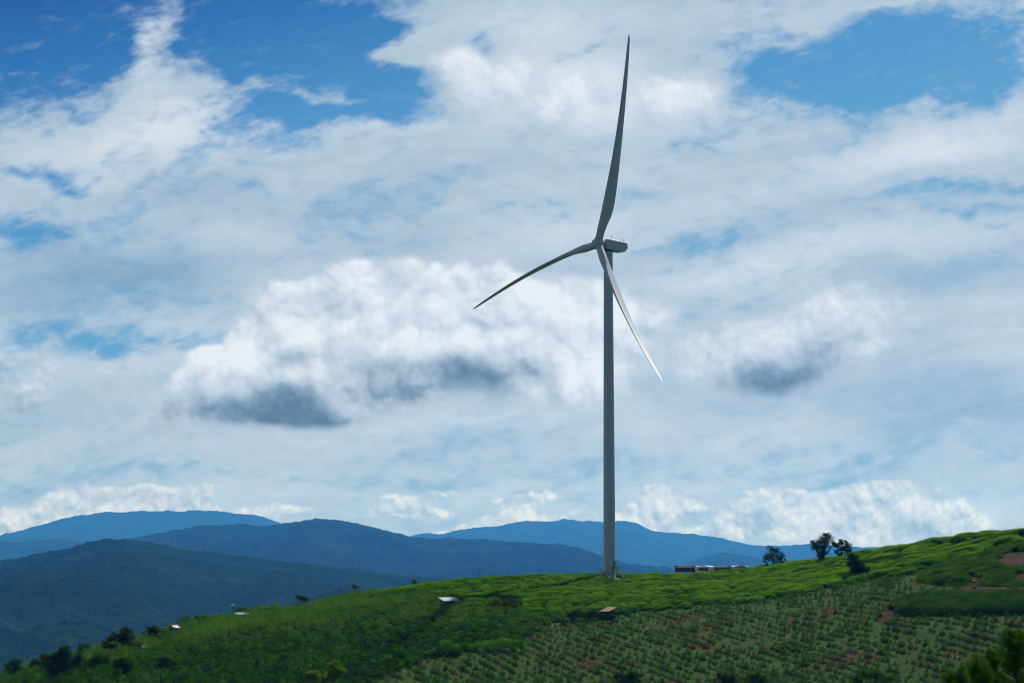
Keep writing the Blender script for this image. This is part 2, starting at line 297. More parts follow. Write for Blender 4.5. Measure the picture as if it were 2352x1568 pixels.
def hit(u, v, lo=480, hi=900):
    """nearest point of the ground seen at photo position u, v"""
    Ys = np.arange(lo, hi, .5); P_ = np.array([px(u, v, y) for y in Ys]); h = height(P_[:, 0], P_[:, 1]); k = np.nonzero(P_[:, 2] <= h)[0]
    i = k[0] if len(k) else int(np.argmin(P_[:, 2] - h))
    return (float(P_[i, 0]), float(Ys[i]), float(h[i]))
def at(u, Y):
    x = (u - 1176) / F * Y * 1.0; return (x, Y, float(height(x, Y)))

def principled(name, color, rough=.8, build=None, metallic=0.0, spec=.3):
    m = bpy.data.materials.new(name); m.use_nodes = True; k = NT(m.node_tree); bs = m.node_tree.nodes['Principled BSDF']
    bs.inputs['Base Color'].default_value = tuple(color) + (1,); bs.inputs['Roughness'].default_value = rough
    bs.inputs['Metallic'].default_value = metallic; bs.inputs['Specular IOR Level'].default_value = spec
    if build: build(k, bs)
    return m
def wear(sc, amt, rough_amt=.1):
    def f(k, bs):
        c = tuple(bs.inputs['Base Color'].default_value)[:3]; o = k.new('ShaderNodeTexCoord').outputs['Object']
        n = k.noise(k.mapv(o, (0, 0, 0), (0, 0, 0), (1, 1, .35)), sc, 5, .6)
        k.l.new(k.mix(k.mr(n, .35, .7, 0, amt), c, tuple(x * .55 for x in c)), bs.inputs['Base Color'])
        k.l.new(k.mr(n, .3, .7, bs.inputs['Roughness'].default_value - rough_amt, bs.inputs['Roughness'].default_value + rough_amt), bs.inputs['Roughness'])
    return f
def ground_nodes(k, bs):
    p = k.new('ShaderNodeNewGeometry').outputs['Position']
    n = k.noise(k.mapv(p, (0, 0, 0), (0, 0, 0), (.05, .09, .0)), 1.0, 6, .6, .6); n2 = k.noise(p, 1.6, 5, .65); n3 = k.noise(p, .22, 4, .6)
    soil = k.ramp(n2, [(.3, (.022, .007, .003)), (.5, (.050, .016, .006)), (.7, (.090, .030, .012))])
    grass = k.ramp(n2, [(.3, (.009, .034, .002)), (.5, (.020, .066, .003)), (.7, (.038, .105, .005))])
    f = k.mr(k.add(k.mul(n, .7), k.mul(n3, .5)), .475, .69)
    bare = att(k, 'bare', 'Fac'); f2 = k.mr(k.add(k.sub(f, k.mul(bare, 2.0)), k.mul(k.sub(n2, .5), .6)), .0, .5)
    soil = k.mix(bare, soil, k.ramp(n2, [(.3, (.016, .005, .0025)), (.5, (.034, .010, .0045)), (.7, (.058, .018, .008))])); k.l.new(k.mix(f2, soil, grass), bs.inputs['Base Color'])
    bp = k.new('ShaderNodeBump'); bp.inputs['Strength'].default_value = .8; bp.inputs['Distance'].default_value = .3
    k.l.new(k.noise(p, 2.5, 5, .7), bp.inputs['Height']); k.l.new(bp.outputs[0], bs.inputs['Normal'])
M_ground = principled("red_soil_and_grass", (.06, .05, .02), .95, ground_nodes, spec=.1)
def poly_in(u, v, poly):
    u = np.asarray(u); v = np.asarray(v); ins = np.zeros(u.shape, bool); n = len(poly)
    for i in range(n):
        x1, y1 = poly[i]; x2, y2 = poly[(i + 1) % n]
        c = ((y1 > v) != (y2 > v)) & (u < (x2 - x1) * (v - y1) / (y2 - y1 + 1e-9) + x1); ins ^= c
    return ins
EDGE = [(640, 1415), (820, 1372), (950, 1362), (1060, 1388), (1110, 1402), (1300, 1418), (1430, 1412), (1600, 1392), (1800, 1376), (1930, 1344), (2000, 1330), (2090, 1322), (2140, 1304), (2230, 1290), (2290, 1264), (2360, 1250), (2900, 1225)]
TEA = [(620, 1380)] + EDGE + [(3400, 1200), (3400, 900), (620, 900)]
BANK = [(2110, 1318), (2140, 1302), (2230, 1288), (2290, 1262), (2360, 1248), (3000, 1225), (3000, 1345), (2360, 1348), (2150, 1346), (2105, 1336)]
SWARD = [(2028, 1402), (2042, 1390), (2080, 1376), (2150, 1369), (2360, 1367), (3000, 1368), (3000, 1412), (2350, 1412), (2210, 1414), (2100, 1416), (2040, 1412)]
BARE = [[(2285, 1300), (2300, 1272), (2352, 1268), (2420, 1270), (2420, 1296), (2330, 1304)], [(2330, 1335), (2345, 1318), (2420, 1308), (2420, 1340)], [(2225, 1344), (2232, 1325), (2246, 1325), (2254, 1344)], [(2190, 1353), (2215, 1349), (2262, 1350), (2300, 1356), (2360, 1352), (2520, 1352), (3000, 1354), (3000, 1366), (2240, 1366)],
        [(1220, 1328), (1250, 1323), (1285, 1325), (1280, 1330)], [(2030, 1400), (2046, 1398), (2050, 1420), (2020, 1430)], [(2000, 1276), (2040, 1274), (2040, 1284), (2010, 1286)]]
# ground: one sheet to the horizon, finer where it is seen
ys = np.concatenate([np.arange(-60, 520, 6), np.arange(520, 900, 1.25), np.arange(900, 2140, 16), np.array([2140, 2500, 3000, 4000, 6000, 9000, 13000, 18000, 25000, 35500])])
ts = np.concatenate([np.linspace(-1.0, -.30, 30)[:-1], np.linspace(-.30, .32, 560), np.linspace(.32, 1.0, 28)[1:]])
gt, gy = np.meshgrid(ts, ys); gx = gt * (np.maximum(gy, 0) + 60)
gz = height(gx, gy); gz = np.where(gy > 2100, -262.0, gz)
gu, gv = to_uv(gx, np.maximum(gy, 5), gz)
bare = np.zeros(gx.shape)
front = (gy > 500) & (gy < 860)
ju = gu + 20 * fbm(gx / 3, gy / 4, 3, .6, 211); jv = gv + 8 * fbm(gx / 3, gy / 4, 3, .6, 212)
for b_ in BARE: bare = np.maximum(bare, (poly_in(ju, jv, b_) & front) * 1.0)
ground = npmesh('ground', np.stack([gx, gy, gz], -1).reshape(-1, 3), grid_faces(*gx.shape), M_ground, {'bare': ('FLOAT', bare)}, smooth=True)
ground['kind'] = 'structure'
print('ground', gx.size)

# ------------------------------------------------------------------ mountains and forested hills behind
def forest_nodes(k, bs):
    p = k.new('ShaderNodeNewGeometry').outputs['Position']
    n = k.noise(p, .028, 5, .7); n2 = k.noise(p, .0022, 6, .6); n3 = k.noise(k.mapv(p, (0, 0, 0), (0, 0, 0), (1, .6, 1)), .10, 3, .6)
    c = k.ramp(k.add(k.mul(n, .5), k.add(k.mul(n2, .3), k.mul(n3, .2))), [(.38, (.003, .010, .004)), (.5, (.008, .021, .008)), (.62, (.021, .046, .015))])
    k.l.new(c, bs.inputs['Base Color'])
    bp = k.new('ShaderNodeBump'); bp.inputs['Strength'].default_value = 1.0; bp.inputs['Distance'].default_value = 6.0
    k.l.new(k.add(n, k.mul(n3, .6)), bp.inputs['Height']); k.l.new(bp.outputs[0], bs.inputs['Normal'])
M_forest = principled("forest_canopy", (.02, .04, .01), 1.0, forest_nodes, spec=.0)
def mountain(name, crest, D, depth, foot, seed, amp=40., trees=5., nx=700, ny=130, curve=0., power=1.0):
    us = np.linspace(crest[0][0], crest[-1][0], nx); vs = np.interp(us, [c[0] for c in crest], [c[1] for c in crest])
    vs = gblur(vs, nx / 160, 0)
    s = np.concatenate([np.linspace(-1, 0, int(ny * .8)), np.linspace(0, .35, int(ny * .2))[1:]])
    U, S = np.meshgrid(us, s)
    Dk = D * (1 + curve * np.sin(U / 330.0 + seed))
    t = (U - 1176) / F
    Y = Dk + S * depth; x = t * Y
    crest_z = (1296.5 - vs)[None, :] / F * Dk
    a = np.abs(S) ** power
    z = crest_z + (foot - crest_z) * np.where(S < 0, a, (np.abs(S) / .35) ** 1.2)
    env = np.minimum(1, np.abs(S) * 2.6) * np.where(S < 0, 1, .3) * (1 - .35 * np.abs(S)) * 1.7
    rid = fbm(x / (D * .085), Y / (depth * .42), 5, .52, seed)
    rid2 = .30 - np.abs(gnoise(x / (D * .05) + rid * .8, Y / (depth * .5), seed + 7))
    z = z + env * amp * (1.2 * rid + 1.0 * rid2)
    z = z + trees * fbm(x / (D * .0022), Y / (D * .004), 3, .6, seed + 3) + trees * 1.6 * fbm(x / (D * .009), Y / (D * .016), 3, .5, seed + 4)
    o = npmesh(name, np.stack([x, Y, z], -1).reshape(-1, 3), grid_faces(*U.shape), M_forest, smooth=True); o['kind'] = 'structure'
    return o
mountain('mountain', [(-700, 1262), (-300, 1250), (-60, 1243), (0, 1233), (50, 1217), (110, 1200), (150, 1190), (200, 1181), (250, 1177), (320, 1175), (400, 1175), (470, 1172), (490, 1174), (560, 1180), (605, 1187), (640, 1200), (720, 1225), (850, 1262)], 33000, 8000, -240, 3, 80, 12, curve=.02)
mountain('mountain', [(860, 1262), (940, 1231), (985, 1224), (1010, 1227), (1060, 1215), (1130, 1209), (1180, 1200), (1215, 1196), (1250, 1199), (1290, 1193), (1340, 1197), (1420, 1197), (1462, 1200), (1478, 1209), (1500, 1221), (1560, 1223), (1635, 1232), (1680, 1240), (1700, 1248), (1740, 1252), (1780, 1254), (1830, 1251), (1870, 1247), (1910, 1252), (1980, 1256), (2050, 1257), (2200, 1250), (2500, 1240), (2900, 1262)], 32000, 8000, -240, 11, 80, 12, curve=.02)
mountain('forested_hill', [(-700, 1240), (-200, 1236), (0, 1241), (50, 1246), (110, 1238), (160, 1240), (210, 1250), (300, 1275)], 23000, 5500, -245, 19, 45, 9, nx=500)
mountain('forested_hill', [(1500, 1310), (1560, 1296), (1610, 1280), (1655, 1268), (1700, 1272), (1760, 1284), (1830, 1288), (1950, 1290), (2300, 1295)], 22000, 5000, -245, 23, 40, 9, nx=500)
mountain('forested_hill', [(-700, 1330), (100, 1290), (250, 1246), (330, 1230), (400, 1219), (450, 1209), (500, 1206), (560, 1204), (620, 1210), (650, 1203), (690, 1195), (735, 1191), (790, 1196), (850, 1208), (900, 1222), (950, 1234), (1050, 1236), (1150, 1242), (1250, 1249), (1290, 1249), (1340, 1262), (1400, 1282), (1480, 1300), (1650, 1312), (1900, 1330)], 15500, 6800, -250, 31, 85, 9, nx=1300, ny=170, curve=.03)
mountain('forested_hill', [(-700, 1330), (-200, 1305), (0, 1287), (60, 1277), (110, 1265), (170, 1256), (215, 1242), (260, 1236), (310, 1237), (350, 1244), (420, 1262), (520, 1275), (620, 1285), (760, 1300), (900, 1318), (1100, 1335), (1300, 1360), (1700, 1400)], 8200, 5600, -258, 43, 62, 5, nx=1500, ny=260, curve=.03, power=.85)

# ------------------------------------------------------------------ haze
hm = bpy.data.materials.new("haze_air"); hm.use_nodes = True; k = NT(hm.node_tree); k.n.clear()
pv = k.new('ShaderNodeVolumePrincipled'); pv.inputs['Color'].default_value = HCOL + (1,); pv.inputs['Density'].default_value = HK
pv.inputs['Anisotropy'].default_value = .35; pv.inputs['Absorption Color'].default_value = (1, 1, 1, 1)
mo = k.new('ShaderNodeOutputMaterial'); k.l.new(pv.outputs[0], mo.inputs['Volume'])
hx, hy0, hy1, hz0, hz1 = 36500., -300., 36000., -263., 1000.
hc = np.array([(x, y, z) for x in (-hx, hx) for y in (hy0, hy1) for z in (hz0, hz1)])
haze = npmesh('haze', hc, [(0, 1, 3, 2), (4, 6, 7, 5), (0, 4, 5, 1), (2, 3, 7, 6), (0, 2, 6, 4), (1, 5, 7, 3)], hm)
haze['kind'] = 'stuff'; haze['label'] = 'thin blue haze in front of the far hills'
#TERRAIN_END

# ------------------------------------------------------------------ things, parts, labels
def tag(o, label=None, cat=None, group=None, kind=None):
    if label: o['label'] = label
    if cat: o['category'] = cat
    if group: o['group'] = group
    if kind: o['kind'] = kind
    return o
def thing(name, label, cat, loc=(0, 0, 0), rotz=0.0, group=None):
    o = bpy.data.objects.new(name, None); col.objects.link(o); o.location = loc; o.rotation_euler = (0, 0, rotz); o.empty_display_size = .5
    return tag(o, label, cat, group)
class MB:
    """collects boxes, tubes and lofts for one mesh"""
    def __init__(s): s.v = []; s.f = []
    def poly(s, vs, fs):
        n = len(s.v); s.v += [tuple(map(float, p)) for p in vs]; s.f += [tuple(i + n for i in f) for f in fs]; return s
    def box(s, c, d, rz=0.0, ry=0.0, rx=0.0):
        m = Matrix.Translation(c) @ Matrix.Rotation(rz, 4, 'Z') @ Matrix.Rotation(ry, 4, 'Y') @ Matrix.Rotation(rx, 4, 'X')
        vs = [m @ Vector((x * d[0] / 2, y * d[1] / 2, z * d[2] / 2)) for x in (-1, 1) for y in (-1, 1) for z in (-1, 1)]
        return s.poly(vs, [(0, 1, 3, 2), (4, 6, 7, 5), (0, 4, 5, 1), (2, 3, 7, 6), (0, 2, 6, 4), (1, 5, 7, 3)])
    def tube(s, pts, rad, n=8, cap=True):
        pts = [Vector(p) for p in pts]; rad = rad if hasattr(rad, '__len__') else [rad] * len(pts); vs = []; fs = []
        for i, p in enumerate(pts):
            d = (pts[min(i + 1, len(pts) - 1)] - pts[max(i - 1, 0)]).normalized(); a = d.cross(Vector((0, 0, 1)) if abs(d.z) < .95 else Vector((1, 0, 0))).normalized(); b = d.cross(a)
            for k in range(n):
                w_ = 2 * math.pi * k / n; vs.append(p + (a * math.cos(w_) + b * math.sin(w_)) * rad[i])
        for i in range(len(pts) - 1):
            for k in range(n): fs.append((i * n + k, i * n + (k + 1) % n, (i + 1) * n + (k + 1) % n, (i + 1) * n + k))
        if cap: fs += [tuple(range(n))[::-1], tuple(range((len(pts) - 1) * n, len(pts) * n))]
        return s.poly(vs, fs)
    def build(s, name, mat, parent=None, smooth=False, bevel=0.0, link=True):
        me = bpy.data.meshes.new(name); me.from_pydata(s.v, [], s.f); me.update()
        if mat: me.materials.append(mat)
        if smooth:
            for p in me.polygons: p.use_smooth = True
        o = bpy.data.objects.new(name, me)
        if link: col.objects.link(o)
        if parent: o.parent = parent
        if bevel: b = o.modifiers.new('bevel', 'BEVEL'); b.width = bevel; b.segments = 2; b.limit_method = 'ANGLE'
        return o

# ------------------------------------------------------------------ foliage
def leaf_mat(name, dark, light, rough=.7, trans=.35, spec=.0, warmth=(1.35, 1.25, .5)):
    m = bpy.data.materials.new(name); m.use_nodes = True; k = NT(m.node_tree); k.n.clear()
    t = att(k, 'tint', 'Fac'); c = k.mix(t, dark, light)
    n = k.noise(k.new('ShaderNodeNewGeometry').outputs['Position'], .35, 3, .6)
    c = k.mix(k.mr(n, .3, .7, 0, .45), c, tuple(x * y for x, y in zip(dark, (.8, .9, .8))))
    bs = k.new('ShaderNodeBsdfPrincipled'); k.l.new(c, bs.inputs['Base Color']); bs.inputs['Roughness'].default_value = rough; bs.inputs['Specular IOR Level'].default_value = spec
    tr = k.new('ShaderNodeBsdfTranslucent'); k.l.new(k.mix(1.0, c, warmth, 'MULTIPLY'), tr.inputs[0])
    ms = k.new('ShaderNodeMixShader'); ms.inputs[0].default_value = trans; k.l.new(bs.outputs[0], ms.inputs[1]); k.l.new(tr.outputs[0], ms.inputs[2])
    o = k.new('ShaderNodeOutputMaterial'); k.l.new(ms.outputs[0], o.inputs[0]); return m
L_tea = leaf_mat('tea_leaves', (.010, .056, .004), (.150, .360, .012), .7, .45)
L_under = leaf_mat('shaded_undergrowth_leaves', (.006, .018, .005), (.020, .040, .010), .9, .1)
L_coffee = leaf_mat('coffee_leaves', (.008, .044, .005), (.072, .215, .016), .6, .35, .0)
L_shade = leaf_mat('light_shade_tree_leaves', (.024, .085, .008), (.112, .240, .024), .7, .45)
L_dark = leaf_mat('dark_tree_leaves', (.006, .028, .007), (.044, .115, .020), .6, .35, .0)
L_olive = leaf_mat('olive_tree_leaves', (.014, .026, .010), (.075, .095, .036), .6, .35, .0)
L_young = leaf_mat('young_coffee_leaves', (.020, .076, .005), (.125, .290, .012), .6, .35, .02)
L_grass = leaf_mat('grass_blades', (.014, .066, .003), (.066, .205, .006), .6, .4)
L_bank = leaf_mat('bank_grass_blades', (.022, .070, .006), (.100, .210, .018), .6, .4)
L_sward = leaf_mat('tall_grass_blades', (.016, .062, .008), (.085, .190, .026), .6, .35)
L_bamboo = leaf_mat('bright_bush_leaves', (.030, .110, .008), (.110, .310, .018), .6, .4)
L_yellow = leaf_mat('yellow_green_leaves', (.060, .130, .008), (.200, .340, .020), .6, .4)
L_pine = leaf_mat('pine_needles', (.014, .060, .006), (.070, .210, .016), .6, .25)
M_bark = principled('bark', (.075, .055, .040), .9, wear(6, .6))
def unit(n, up=0.0):
    v = rng.normal(size=(n, 3)); v[:, 2] += up; return v / np.linalg.norm(v, axis=1, keepdims=True)
def leaf_quads(c, L, W, normal=None, direction=None):
    """diamond leaves at the points c"""
    n = len(c); nn = unit(n) if normal is None else normal
    r = unit(n) if direction is None else direction
    t = r - nn * np.sum(r * nn, 1, keepdims=True); t /= np.linalg.norm(t, axis=1, keepdims=True) + 1e-9; b = np.cross(nn, t)
    L = np.broadcast_to(np.asarray(L, float).reshape(-1, 1), (n, 1)); W = np.broadcast_to(np.asarray(W, float).reshape(-1, 1), (n, 1))
    co = np.stack([c - t * L, c + b * W, c + t * L, c - b * W], 1).reshape(-1, 3)
    return co, np.arange(n * 4).reshape(-1, 4)
def leaves(name, c, L, W, tint, mat, parent=None, normal=None, direction=None, link=True):
    co, q_ = leaf_quads(c, L, W, normal, direction)
    return npmesh(name, co, q_, mat, {'tint': ('FLOAT', np.repeat(np.clip(tint, 0, 1), 4))}, parent, link=link)
def blades(name, base, h, w_, lean, tint, mat, parent=None):
    """grass: narrow upright triangles (as slim quads)"""
    n = len(base); a = rng.uniform(0, 2 * math.pi, n); s = np.stack([np.cos(a), np.sin(a), a * 0], 1) * np.asarray(w_).reshape(-1, 1)
    top = np.stack([rng.normal(0, 1, n) * lean, rng.normal(0, 1, n) * lean, np.ones(n)], 1) * np.asarray(h).reshape(-1, 1)
    mid = top * .55; mid[:, :2] *= .6
    co = np.stack([base - s, base + s, base + mid + s * .6, base + top], 1).reshape(-1, 3)
    return npmesh(name, co, np.arange(n * 4).reshape(-1, 4), mat, {'tint': ('FLOAT', np.repeat(np.clip(tint, 0, 1), 4))}, parent)

# visible-area ground samples, addressed by where they stand on the hill
def ground_pts(n, region, x0=-170, x1=300, y0=520, y1=860):
    x = rng.uniform(x0, x1, n); y = rng.uniform(y0, y1, n); z = height(x, y); u, v = to_uv(x, y, z)
    m = region(x, y, u, v); return x[m], y[m], z[m], u[m], v[m]
cr_t = tt; cr_Y = tY[:, 8]                                     # crest distance per direction
def before_crest(x, y, extra=0.0): return y < np.interp(x / y, cr_t, cr_Y) + extra
THICK = [(-400, 1900), (-400, 1300), (620, 1340), (640, 1415), (820, 1372), (950, 1362), (1060, 1388), (1110, 1402), (1300, 1418), (1335, 1426), (1240, 1442), (1215, 1470), (1010, 1508), (905, 1543), (820, 1577), (760, 1900)]
FIELD = [(700, 1900), (820, 1577), (905, 1543), (1010, 1508), (1215, 1474), (1250, 1446), (1335, 1428)] + EDGE[6:12] + [(2130, 1345), (2350, 1350), (3200, 1350), (3400, 1900)]
def jit(x, y, u, v, k=1.0):
    return u + k * 22 * fbm(x / 5, y / 7, 3, .6, 201), v + k * 9 * fbm(x / 4, y / 6, 3, .6, 202)
def in_tea(x, y, u, v):
    u, v = jit(x, y, u, v)
    yard = ((u > 1480) & (u < 1730) & (y > 812)) | (np.hypot(x - 33.8, y - 792) < 6) | ((np.abs(x - 34 - (792 - y) * .2) < 3) & (y > 770) & (y < 792))
    return poly_in(u, v, TEA) & ~poly_in(u, v, BANK) & before_crest(x, y, 45) & (y > 560) & ~yard
HUTS = ((1031, 1394, 3.2), (1396, 1418, 2.2), (556, 1428, 2.6), (400, 1460, 1.9), (331, 1500, 1.2))
HUTP = [hit(a, b_)[:2] + (r_,) for a, b_, r_ in HUTS]
def clear(x, y):
    m = np.ones(x.shape, bool)
    for a, b_, r_ in HUTP: m &= (np.hypot(x - a, y - b_) > r_)
    return m
def in_thick(x, y, u, v): return clear(x, y) & poly_in(*jit(x, y, u, v), THICK) & before_crest(x, y, 40) & (u > -300)
def in_field(x, y, u, v): return poly_in(*jit(x, y, u, v, .6), FIELD) & ~poly_in(u, v, SWARD) & (y < 760)

# ---- tea: a low canopy of rounded bushes merging into rows
def worley(x, y, seed):
    ix = np.floor(x).astype(np.int64); iy = np.floor(y).astype(np.int64); best = np.full(x.shape, 9.); idv = np.zeros(x.shape)
    for i in (-1, 0, 1):
        for j in (-1, 0, 1):
            cx = ix + i; cy = iy + j; px_ = cx + .15 + .7 * _hash(cx, cy, seed); py_ = cy + .15 + .7 * _hash(cx, cy, seed + 1)
            d = np.hypot(x - px_, y - py_); m = d < best; best = np.where(m, d, best); idv = np.where(m, _hash(cx, cy, seed + 2), idv)
    return best, idv
def tea_h(x, y):
    wxx = fbm(x / 14, y / 14, 3, .5, 61) * 2.2; wyy = fbm(x / 20, y / 12, 3, .5, 62) * 2.6
    xx = x + wxx; yy = y + wyy + x * .10
    d1, i1 = worley(xx / 3.1, yy / 3.3, 5)
    d2, i2 = worley(xx / 8.5, yy / 4.4, 9)
    sel = sstep(fbm(x / 30, y / 30, 3, .5, 66) + (x - 60) / 110, -.2, .6)
    m1 = np.clip(1 - (d1 / .64) ** 3, 0, 1) ** .6; m2 = np.clip(1 - (d2 / .60) ** 3, 0, 1) ** .6
    h = (.08 + m1 * 1.4 * (.6 + .5 * i1)) * (1 - sel) + (.05 + m2 * 2.3 * (.55 + .55 * i2)) * sel
    gap = sstep(fbm(x / 9, y / 5, 3, .5, 68), .30, .62)
    h = h * (1 - .75 * gap) + .10 * fbm(x * 1.3, y * 1.3, 2, .6, 69)
    return np.maximum(h, .03), np.where(sel > .5, i2, i1)
xs = np.arange(-190, 300, .42); yl = np.concatenate([np.arange(555, 850, .55)])
X_, Y_ = np.meshgrid(xs, yl); Z_ = height(X_, Y_); U_, V_ = to_uv(X_, Y_, Z_)
m_ = in_tea(X_, Y_, U_, V_); hh, idd = tea_h(X_, Y_)
skirt = np.clip(gblur(gblur(m_.astype(float), 1.6, 0), 2.0, 1) * 2 - 1, 0, 1) ** .5; hh = hh * skirt - .12 * (skirt < .25)
fq = grid_faces(*X_.shape); keep = m_.ravel()[fq].all(1); fq = fq[keep]
used, inv = np.unique(fq.ravel(), return_inverse=True); fq = inv.reshape(-1, 4)
tco = np.stack([X_, Y_, Z_ + hh * .88 - .02 + .05 * gnoise(X_ * 1.7, Y_ * 1.7, 77)], -1).reshape(-1, 3)[used]
tn = fbm(X_ / 26, Y_ / 16, 4, .55, 71).ravel()[used]
ttint = np.clip(.0 + .14 * idd.ravel()[used] + .18 * tn + .35 * (hh.ravel()[used] - .45), 0, .5)  # tint drops with height: shade in the gaps between bushes painted into the colour
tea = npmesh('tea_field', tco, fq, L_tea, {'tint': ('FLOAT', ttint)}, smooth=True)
tag(tea, kind='stuff', label='low bright green tea bushes covering the crest of the hill')
x, y, z, u, v = ground_pts(2450000, in_tea, y0=555)
h, i_ = tea_h(x, y); h = h * skirt[np.clip(np.searchsorted(yl, y), 0, len(yl) - 1), np.clip(np.searchsorted(xs, x), 0, len(xs) - 1)]; ok = (h > .34) | (rng.uniform(0, 1, len(h)) < .25)
x, y, z, h, i_ = x[ok], y[ok], z[ok], h[ok], i_[ok]; n = len(x)
patch = fbm(x / 26, y / 16, 4, .55, 71)
pc = np.stack([x, y, z + h * rng.uniform(.86, 1.0, n) + rng.uniform(-.02, .11, n)], -1)
npmesh_t = leaves('tea_shoots', pc, rng.uniform(.08, .20, n), rng.uniform(.04, .10, n), .16 + .26 * i_ + .38 * patch + rng.normal(0, .17, n) + .50 * (h - .62), L_tea, tea, normal=unit(n, .5))  # shoots in the dips tinted darker, tops lighter, as painted shading
print('tea', len(tco), n)

# ---- coffee and shade thicket on the left flank
def thicket():
    x, y, z, u, v = ground_pts(26000, in_thick, x0=-260, x1=60, y0=540, y1=800)
    key = (np.round(x / 1.15).astype(int) * 5000 + np.round(y / 1.5).astype(int)); _, ix = np.unique(key, return_index=True)
    x, y, z, u, v = x[ix], y[ix], z[ix], u[ix], v[ix]
    mixn = fbm(x / 22, y / 22, 4, .55, 81)
    ridge = np.interp(u, [-400, 0, 200, 400, 600, 800, 1000, 1350], [1500, 1560, 1520, 1478, 1462, 1436, 1420, 1420])
    shade = (v + mixn * 40 < ridge + 24 + 10 * rng.normal(size=len(x)))               # upper part: pale feathery trees
    out = []
    for flag, mat, nm, lab in ((False, L_coffee, 'coffee_thicket', 'dark glossy coffee bushes massed on the lower flank of the hill'), (True, L_shade, 'shade_thicket', 'pale feathery scrub and young trees massed along the upper flank')):
        s = shade == flag; bx, by, bz, bm = x[s], y[s], z[s], mixn[s]; nb = len(bx); per = 62 if not flag else 66
        top = (1.9 + rng.uniform(-.5, .6, nb) + bm * .5) if not flag else (2.3 + rng.uniform(-.9, 1.1, nb) + bm * 1.3)
        bu = to_uv(bx, by, bz)[0]; top = top * np.interp(bu, [150, 450, 800, 860], [1.7, 1.15, 1.0, .75])
        r = (.95 + rng.uniform(-.2, .3, nb)) if not flag else (1.05 + rng.uniform(-.3, .5, nb))
        d = unit(nb * per, .35); rad = rng.uniform(.45, 1.0, (nb * per, 1)) ** .5
        R_ = np.repeat(r, per)[:, None]; T_ = np.repeat(top, per)
        c = np.stack([np.repeat(bx, per), np.repeat(by, per), np.repeat(bz, per) + T_ * .56], -1) + d * rad * np.stack([R_[:, 0], R_[:, 0], T_ * .46], -1)
        m = len(c); bt = np.repeat(rng.uniform(0, 1, nb), per); bn = np.repeat(bm, per)
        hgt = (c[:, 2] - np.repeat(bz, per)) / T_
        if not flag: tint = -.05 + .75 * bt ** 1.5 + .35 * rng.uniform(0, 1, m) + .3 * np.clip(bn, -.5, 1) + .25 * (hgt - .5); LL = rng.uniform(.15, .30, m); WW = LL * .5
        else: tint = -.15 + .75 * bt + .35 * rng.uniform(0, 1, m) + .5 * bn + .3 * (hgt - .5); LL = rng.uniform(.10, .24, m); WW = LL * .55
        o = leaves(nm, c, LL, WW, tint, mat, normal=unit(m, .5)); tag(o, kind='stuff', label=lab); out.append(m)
        # bare twigs among the pale scrub
    print('thicket', out)
thicket()
# undergrowth sheet that closes the gaps between the bushes
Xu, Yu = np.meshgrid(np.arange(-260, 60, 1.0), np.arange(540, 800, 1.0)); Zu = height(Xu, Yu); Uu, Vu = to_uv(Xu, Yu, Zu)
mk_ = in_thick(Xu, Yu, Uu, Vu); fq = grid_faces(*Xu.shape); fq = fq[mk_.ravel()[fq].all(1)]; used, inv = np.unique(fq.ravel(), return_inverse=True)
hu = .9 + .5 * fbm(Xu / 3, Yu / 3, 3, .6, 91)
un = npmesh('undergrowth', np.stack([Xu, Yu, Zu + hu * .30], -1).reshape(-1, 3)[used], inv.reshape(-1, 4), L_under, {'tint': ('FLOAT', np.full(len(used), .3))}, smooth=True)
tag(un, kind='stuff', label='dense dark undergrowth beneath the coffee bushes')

# ---- grass on the planted slope and the banks
x, y, z, u, v = ground_pts(800000, in_field, x0=-60, y0=525, y1=760)
gn = k_ = fbm(x / 7, y / 9, 4, .6, 95); keep = rng.uniform(0, 1, len(x)) < np.clip(.46 + gn * 1.0, .05, 1)
for b_ in BARE: keep &= ~poly_in(u, v, b_)
x, y, z, gn = x[keep], y[keep], z[keep], gn[keep]; n = len(x)
g1 = blades('grass', np.stack([x, y, z - .02], -1), rng.uniform(.12, .38, n), rng.uniform(.02, .05, n), .45, rng.uniform(0, .75, n) + .15 * gn, L_grass)
tag(g1, kind='stuff', label='short green grass and weeds between the young coffee plants'); print('grass', n)
def in_bank(x, y, u, v): return poly_in(u, v, BANK) & (y < 760)
def bank_h(x, y):
    d, i = worley((x + fbm(x / 6, y / 6, 2, .5, 3) * 2) / 4.6, (y + fbm(x / 5, y / 5, 2, .5, 4) * 2) / 4.2, 15)
    return .25 + 1.7 * np.sqrt(np.clip(1 - (d / .8) ** 2, 0, 1)) * (.35 + .8 * i)
